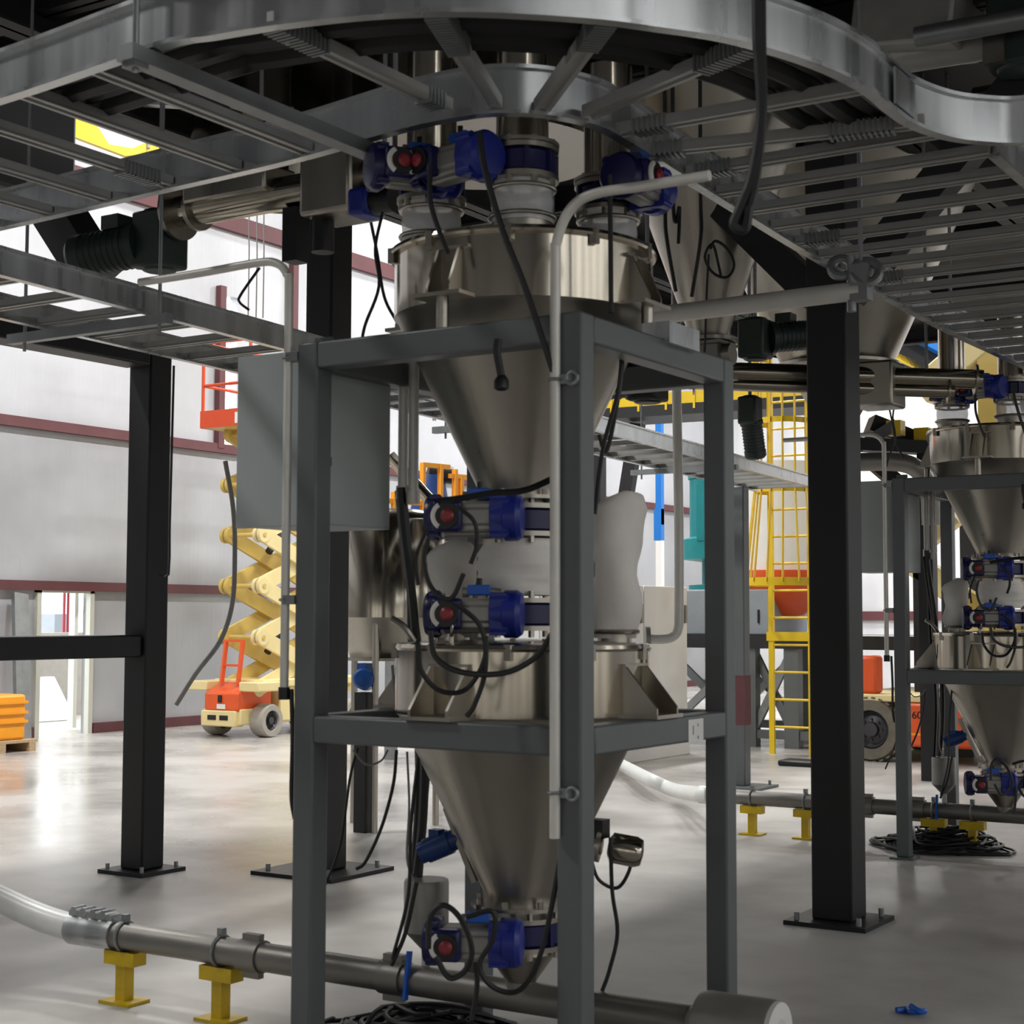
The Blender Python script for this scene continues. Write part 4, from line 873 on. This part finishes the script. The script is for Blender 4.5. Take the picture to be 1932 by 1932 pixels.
for x in (lx0, lx1):
    for y in (ly0, (ly0+ly1)/2, ly1): MB().cyl((x, y, pz), (x, y, pz+1.1), .022, n=8).build('guard_post', 'ored', t)
    for z in (.55, 1.1): MB().cyl((x, ly0, pz+z), (x, ly1, pz+z), .02, n=8).build('guard_rail', 'ored', t)
for y in (ly0, ly1):
    for z in (.55, 1.1): MB().cyl((lx0, y, pz+z), (lx1, y, pz+z), .02, n=8).build('guard_rail', 'ored', t)

# ---------------------------------------------------------------- boom lift behind the rear stand
by = 16.35
def wp(px, py, Y=by): return at(px, py, Y=Y)
w1 = wp(1640, 1385); R_ = .335
t = thing('boom_lift', 'orange and cream boom lift with big treaded tires behind the rear hopper stand', 'boom lift', (w1.x+1.2, by+1, 0))
ax = V(0, -1, 0)
xr = wp(1905, 1385).x
for x in (w1.x, xr+.5):
    for y in (by+.16, by+1.95): wheel(t, (x, y, R_), R_, .3, ax, 'tired', 'rim', 26)
zt1, zt0 = wp(1720, 1312).z, wp(1720, 1326).z
B('chassis', 'creamd', w1.x-.35, xr+.9, by+.36, by+1.75, .33, zt0, par=t)
B('deck_edge', 'cream', w1.x-.35, xr+.9, by+.02, by+2.1, zt0, zt1, par=t)
xa = w1.x+.42
sd = B('engine_cover', 'orange', xa, xr+.3, by-.02, by+.34, wp(1720, 1409).z, zt0-.005, par=t, bev=.03)
B('side_stripe', 'amber', xa+.02, xr+.28, by-.024, by-.019, wp(1720, 1387).z, wp(1720, 1383).z, par=sd, bev=0)
tx = bpy.data.curves.new('lettering', 'FONT'); tx.body = '60JS'; tx.size = .11; tx.extrude = .002; tx.align_x = 'CENTER'
tm_ = bpy.data.objects.new('tmp', tx); C.objects.link(tm_); tx.materials.append(M['blk'])
dg = bpy.context.evaluated_depsgraph_get(); me = bpy.data.meshes.new_from_object(tm_.evaluated_get(dg)); bpy.data.objects.remove(tm_)
to = bpy.data.objects.new('lettering', me); C.objects.link(to)
to.parent = sd; to.rotation_euler = (PI/2, 0, 0); lp = wp(1738, 1356); to.location = Vector((lp.x, by-.024, lp.z))-ORG[sd.name]
q0_, q1_ = wp(1590, 1312), wp(1648, 1237)
B('counterweight', 'orange', q0_.x, q1_.x, by+.1, by+.32, zt1, q1_.z, par=t, bev=.04)
Yb = by+.9
def bp(px, py, Y=Yb): return at(px, py, Y=Y)
def boom(p, q, w_, h, m, n='boom_section'):
    return MB().bar(p, q, w_, h, up=(0, 1, 0)).build(n, m, t, bev=.02)
boom(bp(1700, 1050), bp(1800, 968), .28, .2, 'cream'); boom(bp(1715, 1055), bp(1830, 1140), .26, .2, 'cream')
boom(bp(1800, 1120), bp(1980, 1230), .26, .2, 'creamd'); boom(bp(1985, 1040), bp(1805, 1215), .26, .2, 'cream')
m0 = bp(1745, 1120); MB().bx(m0.x-.1, m0.x+.1, Yb-.1, Yb+.1, zt1, bp(1745, 1060).z).build('mast', 'blk', t)
m0 = bp(1960, 1120); MB().bx(m0.x-.1, m0.x+.1, Yb-.1, Yb+.1, zt1, bp(1745, 1060).z).build('mast', 'creamd', t)
a, b_ = bp(1738, 742, Yb+.6), bp(1890, 612, Yb+.6)
boom(a, b_, .34, .26, 'cream'); boom(a+V(.25, .15, -.06), b_+V(.3, .15, -.06), .16, .2, 'creamd')
MB().bx(b_.x-.25, b_.x, b_.y-.12, b_.y+.12, zt1, b_.z-.05).build('mast', 'creamd', t)

# ---------------------------------------------------------------- machine line in the middle: ladder, teal machine, cabinet, support frame
t = thing('caged_ladder', 'yellow caged ladder standing on the floor beside the black square column', 'ladder', (-6.96, 16.74, 0))
Lx0, Lx1, Ly = -7.14, -6.67, 16.74
ztop_l = at(1487, 640, Y=Ly).z
for x in (Lx0, Lx1): MB().bx(x-.03, x+.03, Ly-.02, Ly+.02, 0, ztop_l).build('side_rail', 'yellow', t)
z = .3
while z < ztop_l-.1:
    MB().cyl((Lx0, Ly, z), (Lx1, Ly, z), .014, n=8).build('rung', 'yellow', t); z += .305
MB().bx(Lx0-.05, Lx1+.1, Ly-.03, Ly+.03, 1.26, 1.36).build('tie_bar', 'yellow', t)
cxm = (Lx0+Lx1)/2
def hoop(z, r, hb, n='cage_hoop'):
    pts = [(Lx0-.02, Ly-.02, z)]+[(cxm+r*math.cos(a), Ly-.12-r*1.25*abs(math.sin(a))*1.0, z) for a in [PI-.0-k*PI/10 for k in range(11)]]+[(Lx1+.02, Ly-.02, z)]
    MB().sweep([V(*p) for p in pts], [(-.004, -hb), (.004, -hb), (.004, hb), (-.004, hb)]).build(n, 'yellow', t)
zc0 = at(1460, 1098, Y=Ly-.3).z; zc1 = at(1460, 922, Y=Ly-.3).z
hoop(zc0, .44, .045); hoop(zc1, .33, .045)
zz = zc1+.75
while zz < ztop_l: hoop(zz, .33, .03); zz += .75
for k in range(9):
    a = PI-k*PI/8
    f = lambda r, z: V(cxm+r*math.cos(a), Ly-.12-r*1.25*math.sin(a), z)
    MB().bar(f(.44, zc0), f(.33, zc1), .045, .008).bar(f(.33, zc1), f(.33, ztop_l-.05), .045, .008).build('cage_strap', 'yellow', t)
# big pale tank body behind the ladder
q = at(1470, 1000, d=19.5)
t = thing('pale_silo', 'pale cylindrical vessel with an orange band behind the yellow ladder', 'vessel', (q.x, q.y, 1.5))
MB().lathe((q.x, q.y, 0), [(.62, at(1470, 1092, d=19.5).z), (.62, 3.4)], 40).build('shell', 'cabw', t)
MB().lathe((q.x, q.y, 0), [(.3, 1.55), (.55, at(1470, 1125, d=19.5).z), (.66, at(1470, 1090, d=19.5).z), (.66, at(1470, 1078, d=19.5).z)], 40).build('base_cone', 'orange', t)
# teal machine on the grey box on a frame
fy0 = 17.6
ta, tb = at(1296, 1110, Y=fy0+.5), at(1426, 1110, Y=fy0+.5)
zb0, zb1 = at(1350, 1196, Y=fy0).z, at(1350, 1112, Y=fy0).z
t = thing('equipment_frame', 'grey steel support frame with diagonal braces under the teal machine', 'support frame', ((ta.x+tb.x)/2+.6, fy0+.6, 0))
fx0, fx1 = at(1240, 1300, Y=fy0).x, at(1520, 1300, Y=fy0).x
zf1 = at(1350, 1197, Y=fy0).z-.005; zf0 = at(1350, 1222, Y=fy0).z
MB().bx(fx0, fx1+2.2, fy0-.15, fy0+.05, zf0, zf1).build('beam', 'black', t); MB().bx(fx0, fx1+2.2, fy0+1.6, fy0+1.8, zf0, zf1).build('beam', 'black', t)
MB().bx(fx0, fx1+2.2, fy0+.05, fy0+1.6, zf1-.04, zf1-.005).build('deck_plate', 'gbox', t)
for x in (fx0+.1, at(1420, 1300, Y=fy0).x, at(1500, 1300, Y=fy0).x, fx1+1.9):
    for y in (fy0-.05, fy0+1.7): MB().bx(x-.09, x+.09, y-.07, y+.07, 0, zf0).build('leg', 'stand', t)
for y in (fy0-.05, fy0+1.7):
    for a, b_ in ((fx0+.1, at(1420, 1300, Y=fy0).x), (at(1420, 1300, Y=fy0).x, at(1500, 1300, Y=fy0).x)):
        MB().bar((a, y, .12), (b_, y, zf0), .06, .09).build('brace', 'galvd', t); MB().bar((a, y+.06, zf0), (b_, y+.06, .12), .06, .09).build('brace', 'stand', t)
    MB().bx(fx0, fx1+1.9, y-.05, y+.05, .1, .2).build('bottom_rail', 'stand', t)
gb = thing('machine_box', 'grey metal machine box on the support frame under the teal column', 'machine', ((ta.x+tb.x)/2, fy0+.6, zf1))
MB().bx(at(1290, 1150, Y=fy0).x, at(1452, 1150, Y=fy0).x, fy0, fy0+1.2, zf1, zb1).build('body', 'gbox', gb, bev=.02)
for px in (1412, 1433):
    q = at(px, 1163, Y=fy0); MB().bx(q.x-.02, q.x+.0, fy0-.02, fy0-.001, q.z-.08, q.z+.08).build('handle', 'blk', gb)
tm = thing('teal_machine', 'tall teal machine column standing on the grey box behind the corner post', 'machine', ((ta.x+tb.x)/2, fy0+.5, zb1))
tc_ = (ta.x+tb.x)/2; zt_ = at(1350, 905, Y=fy0+.5).z; rr = (tb.x-ta.x)/2
MB().lathe((tc_, fy0+.5, 0), [(rr*.85, zb1), (rr*.85, zb1+.06), (rr*.5, zb1+.07), (rr*.5, zb1+.35), (rr, zb1+.38), (rr, at(1300, 1020, Y=fy0+.5).z), (rr*.82, at(1300, 1015, Y=fy0+.5).z), (rr*.82, zt_)], 36).build('column', 'teal', tm)
MB().bx(tc_-.1, tc_+.1, fy0+.5-rr*1.02, fy0+.5-rr*.7, zb1+.6, zt_-.1).build('rib', 'teal', tm)
MB().lathe((tc_, fy0+.5, zt_), [(rr*.86, 0), (rr*.86, .05), (rr*.3, .1)], 36).build('cap', 'teal', tm)
# white electrical cabinet
ex = -7.9; ey0, ey1 = 13.0, 16.15
ez = at(1290, 1108, X=ex).z
t = thing('electrical_cabinet', 'tall white electrical cabinet on a pale plinth behind the hopper drum', 'cabinet', (ex-.4, 14.9, 0))
MB().bx(ex-.8, ex+.02, ey0-.02, ey1+.02, 0, .26).build('plinth', 'cabw', t, bev=.01)
for k in range(3):
    y0_ = ey0+(ey1-ey0)/3*k
    dd = MB().bx(ex-.03, ex, y0_+.01, y0_+(ey1-ey0)/3-.01, .27, ez).build('door', 'cabw', t, bev=.006)
    MB().bx(ex, ex+.03, y0_+(ey1-ey0)/3-.1, y0_+(ey1-ey0)/3-.06, ez-.4, ez-.2).build('handle', 'alu', dd)
MB().bx(ex-.78, ex-.03, ey0, ey1, .26, ez).build('body', 'cabw', t)
# big stainless riser with elbow
qd = 10.6
c = spline([at(1226, 1206, d=qd), at(1250, 1206, d=qd), at(1268, 1202, d=qd), at(1279, 1188, d=qd), at(1281, 1150, d=qd), at(1281, 1000, d=qd), at(1276, 700, d=qd)], 6)
t = thing('riser_pipe', 'stainless riser pipe with an elbow in front of the white cabinet', 'pipe', c[0])
MB().tube(c, .032, 16).build('pipe', 'conduit', t)
d_ = (c[1]-c[0]).normalized()
MB().lathe(c[0]-d_*.03, [(.03, 0), (.085, 0), (.085, .03), (.03, .03)], 20, ax=d_).build('flange', 'alu', t)
MB().cyl(c[-1], (c[-1].x, c[-1].y, ZD), .032, n=16).build('upper_run', 'pipe', t)
# blue hoist column and far platform with yellow guard rail
q = at(1245, 990, d=25); q2 = at(1245, 860, d=25)
t = thing('blue_column', 'bright blue hoist column far behind the corner post', 'column', (q.x, q.y, 0))
MB().bx(q.x-.05, q.x+.05, q.y-.05, q.y+.05, q.z, 5.2).build('upper_post', 'bluecol', t); MB().bx(q.x-.08, q.x+.05, q.y-.055, q.y+.055, q.z-.25, q.z+.25).build('clamp_block', 'bluecol', t); MB().bx(q.x-.05, q.x+.05, q.y-.05, q.y+.05, 0, q.z-.25).build('lower_post', 'cabw', t)
pa, pb = at(1120, 790, d=21), at(1560, 790, d=19.5)
t = thing('far_platform', 'dark far platform with a yellow guard rail behind the long tray', 'platform', ((pa.x+pb.x)/2, (pa.y+pb.y)/2, 0))
zpl = pa.z
MB().bar(V(pa.x, pa.y, zpl), V(pb.x, pb.y, zpl), .8, .14, up=(0, 0, 1)).build('deck', 'black', t)
dv = (V(pb.x, pb.y, 0)-V(pa.x, pa.y, 0))
for f in (.02, .98): q = V(pa.x, pa.y, 0)+dv*f; MB().bx(q.x-.08, q.x+.08, q.y-.08, q.y+.08, 0, zpl-.07).build('leg', 'black', t)
nv = V(dv.y, -dv.x, 0).normalized()*.38
if nv.dot(CF) > 0: nv = -nv
for f in [.02+.12*k for k in range(9)]: q = V(pa.x, pa.y, zpl)+dv*f+nv; MB().bar(q, q+V(0, 0, .75), .06, .03).build('guard_post', 'yellow', t)
for z, h in ((.12, .2), (.75, .06)): MB().bar(V(pa.x, pa.y, zpl+z)+nv, V(pb.x, pb.y, zpl+z)+nv, .03, h, up=(0, 0, 1)).build('guard_rail', 'yellow', t)
a, b_ = at(1118, 880, d=20), at(1180, 1010, d=20)
MB().bar(V(pa.x, pa.y, zpl-.1)+dv*.2, V(pa.x, pa.y, .8)+dv*.02, .12, .18).build('diagonal_brace', 'black', t)
# stainless mixing vessel behind the black column
q = at(735, 1100, d=11.6)
zt_, zc_, zb_ = at(735, 985, d=11.6).z, at(735, 1165, d=11.6).z, at(735, 1240, d=11.6).z
t = thing('mixing_vessel', 'tall stainless vessel with a short cone behind the front hopper stand', 'vessel', (q.x, q.y, 0))
MB().lathe((q.x, q.y, 0), [(.4, zc_), (.4, zt_), (.3, zt_+.08)], 48).build('drum', 'steel', t, smooth=60)
MB().lathe((q.x, q.y, 0), [(.28, zb_), (.4, zc_)], 48).build('cone', 'steelr', t, smooth=60)
MB().lathe((q.x, q.y, zb_), [(.3, -.02), (.34, -.02), (.34, 0), (.3, 0)], 40).build('flange', 'steelr', t)
for k in range(3):
    a = k*2*PI/3+.9; MB().cyl((q.x+.36*math.cos(a), q.y+.36*math.sin(a), 0), (q.x+.36*math.cos(a), q.y+.36*math.sin(a), zc_+.1), .025, n=10).build('leg', 'steelr', t)
qm = at(688, 1282, d=11.3)
t = thing('pump_motor', 'bright blue pump motor under the tall stainless vessel', 'motor', (qm.x, qm.y, 0))
MB().lathe(qm, [(.05, -.1), (.075, -.09), (.075, .08), (.06, .1), (.02, .11)], 20, ax=(.5, -.85, .1)).cb(qm+V(0, 0, .08), .08, .08, .07).build('motor', 'bluemot2', t)
MB().cb((qm.x, qm.y, (qm.z-.09)/2), .1, .1, qm.z-.09).build('pedestal', 'blk', t)
# amber work platform in the middle distance
ga, gb_ = at(728, 1002, d=17.0), at(900, 1002, d=18.0)
t = thing('work_platform', 'amber guard rails of a work platform seen beside the upper cone', 'platform', ((ga.x+gb_.x)/2, (ga.y+gb_.y)/2, 0))
pz_ = ga.z; dv = V(gb_.x-ga.x, gb_.y-ga.y, 0)
def gp(px): return V(ga.x, ga.y, pz_)+dv*((px-728)/172)
zt_ = at(810, 875, d=17.5).z-pz_
for px, h0, h1 in ((742, 0, .55*zt_), (795, 0, zt_), (828, .3*zt_, zt_), (856, .3*zt_, .95*zt_), (868, .3*zt_, .85*zt_), (886, .3*zt_, .85*zt_)):
    q = gp(px); MB().bar(q+V(0, 0, h0), q+V(0, 0, h1), .05, .05).build('guard_post', 'amber', t)
for p0, p1, z in ((728, 795, .42*zt_), (795, 845, zt_-.02), (795, 900, .38*zt_), (845, 900, .85*zt_), (742, 795, .02)):
    MB().bar(gp(p0)+V(0, 0, z), gp(p1)+V(0, 0, z), .04, .05, up=(0, 0, 1)).build('guard_rail', 'amber', t)
MB().bar(gp(728)-V(0, 0, .06), gp(900)-V(0, 0, .06), .6, .06, up=(0, 0, 1)).build('deck', 'black', t)
for px in (740, 890): q = gp(px); MB().bx(q.x-.05, q.x+.05, q.y-.05, q.y+.05, 0, pz_-.09).build('leg', 'galvd', t)
qb = at(812, 905, d=18.2)
t = thing('blue_machine', 'blue drum machine with a black motor standing on the amber work platform', 'machine', (qb.x, qb.y, pz_-.06))
MB().lathe((qb.x, qb.y, 0), [(.2, pz_-.03), (.24, pz_+.25), (.16, qb.z+.05)], 24).build('drum', 'blumot', t); MB().cyl(qb+V(0, -.05, .08), qb+V(.2, .15, .05), .1).build('motor', 'blk', t)
qc = at(740, 930, d=16)
t = thing('drive_shaft', 'slanting bright tube in front of the amber work platform', 'tube', at(820, 960, d=15))
MB().cyl(at(735, 860, d=15), at(830, 965, d=15), .06, n=16).build('tube', 'steel', t)
q = at(832, 960, d=15); MB().cyl((q.x, q.y, 0), q, .04, n=12).build('support', 'stand', t)
# overhead curved tray far behind, beside the cone
c = spline([at(760, 836, d=13.5), at(800, 832, d=13.5), at(830, 822, d=14), at(846, 800, d=14.6), at(848, 770, d=15.4), at(846, 740, d=16)], 6)
t = thing('cable_tray', 'small curved tray far behind beside the upper cone', 'cable tray', c[0], group='galvanised cable trays')
MB().sweep([V(p.x, p.y, 3.55) for p in c], rail_prof(.1, 1)).build('side_rail', 'galv', t)
c2 = [V(p.x-.35, p.y+.25, 3.55) for p in c]
MB().sweep(c2, rail_prof(.1, -1)).build('side_rail', 'galv', t)
for k in range(2, len(c)-1, 4): rung(V(c[k].x, c[k].y, 3.55), c2[k], t)
for k in (3, len(c)-3): MB().cyl((c[k].x, c[k].y, 3.55), (c[k].x, c[k].y, ZD), .01, n=8).build('hanger_rod', 'galvd', t)
# dark conveyor frame behind the column, with yellow motors and a curved duct
fd = 15.0
def fp(x, y, e=0): return at(x, y, d=fd+e)
l0 = fp(1748, 900)
t = thing('conveyor_frame', 'dark steel conveyor frame with yellow drives behind the rear grey cabinet', 'frame', (l0.x, l0.y, 0))
MB().bx(l0.x-.07, l0.x+.07, l0.y-.07, l0.y+.07, 0, fp(1748, 812).z).build('leg', 'black', t)
MB().bar(fp(1600, 838), fp(1765, 846), .2, .12, up=(0, 0, 1)).build('beam', 'black', t)
MB().bar(fp(1600, 868), fp(1765, 880), .1, .06, up=(0, 0, 1)).build('beam', 'galvd', t)
MB().bar(fp(1640, 866), fp(1768, 975), .12, .14).build('brace', 'black', t)
MB().bar(fp(1610, 850), fp(1690, 800), .1, .1).build('brace', 'stand', t)
MB().bar(fp(1640, 800, .3), fp(1768, 850, .3), .3, .16).build('chute', 'black', t)
for px, py in ((1690, 808), (1742, 822)): MB().cb(fp(px, py), .14, .14, .14).build('drive', 'yellow', t)
dct = spline([fp(1605, 872, -.4), fp(1690, 872, -.4), fp(1730, 885, -.4), fp(1752, 920, -.4), fp(1757, 990, -.4)], 6)
MB().tube(dct, .085, 18).build('curved_duct', 'pipe', t)
# crane girder under the far roof
a, b_ = at(1700, 610, d=25), at(1800, 690, d=25)
t = thing('crane_girder', 'bright blue crane girder far behind the rear hopper stand', 'girder', (a+b_)/2)
MB().bar(at(1690, 600, d=25), at(1810, 665, d=25), .3, .38).build('girder', 'bluecol', t)
MB().bar(at(1680, 640, d=25.2), at(1800, 705, d=25.2), .3, .5).build('trolley_beam', 'deckm', t)
MB().bar(at(1680, 668, d=25.1), at(1740, 694, d=25.1), .1, .1).build('trim_strip', 'yellow', t)
for q in (at(1700, 605, d=25), at(1800, 660, d=25)): MB().cyl(q, (q.x, q.y, ZC), .03, n=8).build('hanger', 'galvd', t)
bpy.context.view_layer.update()
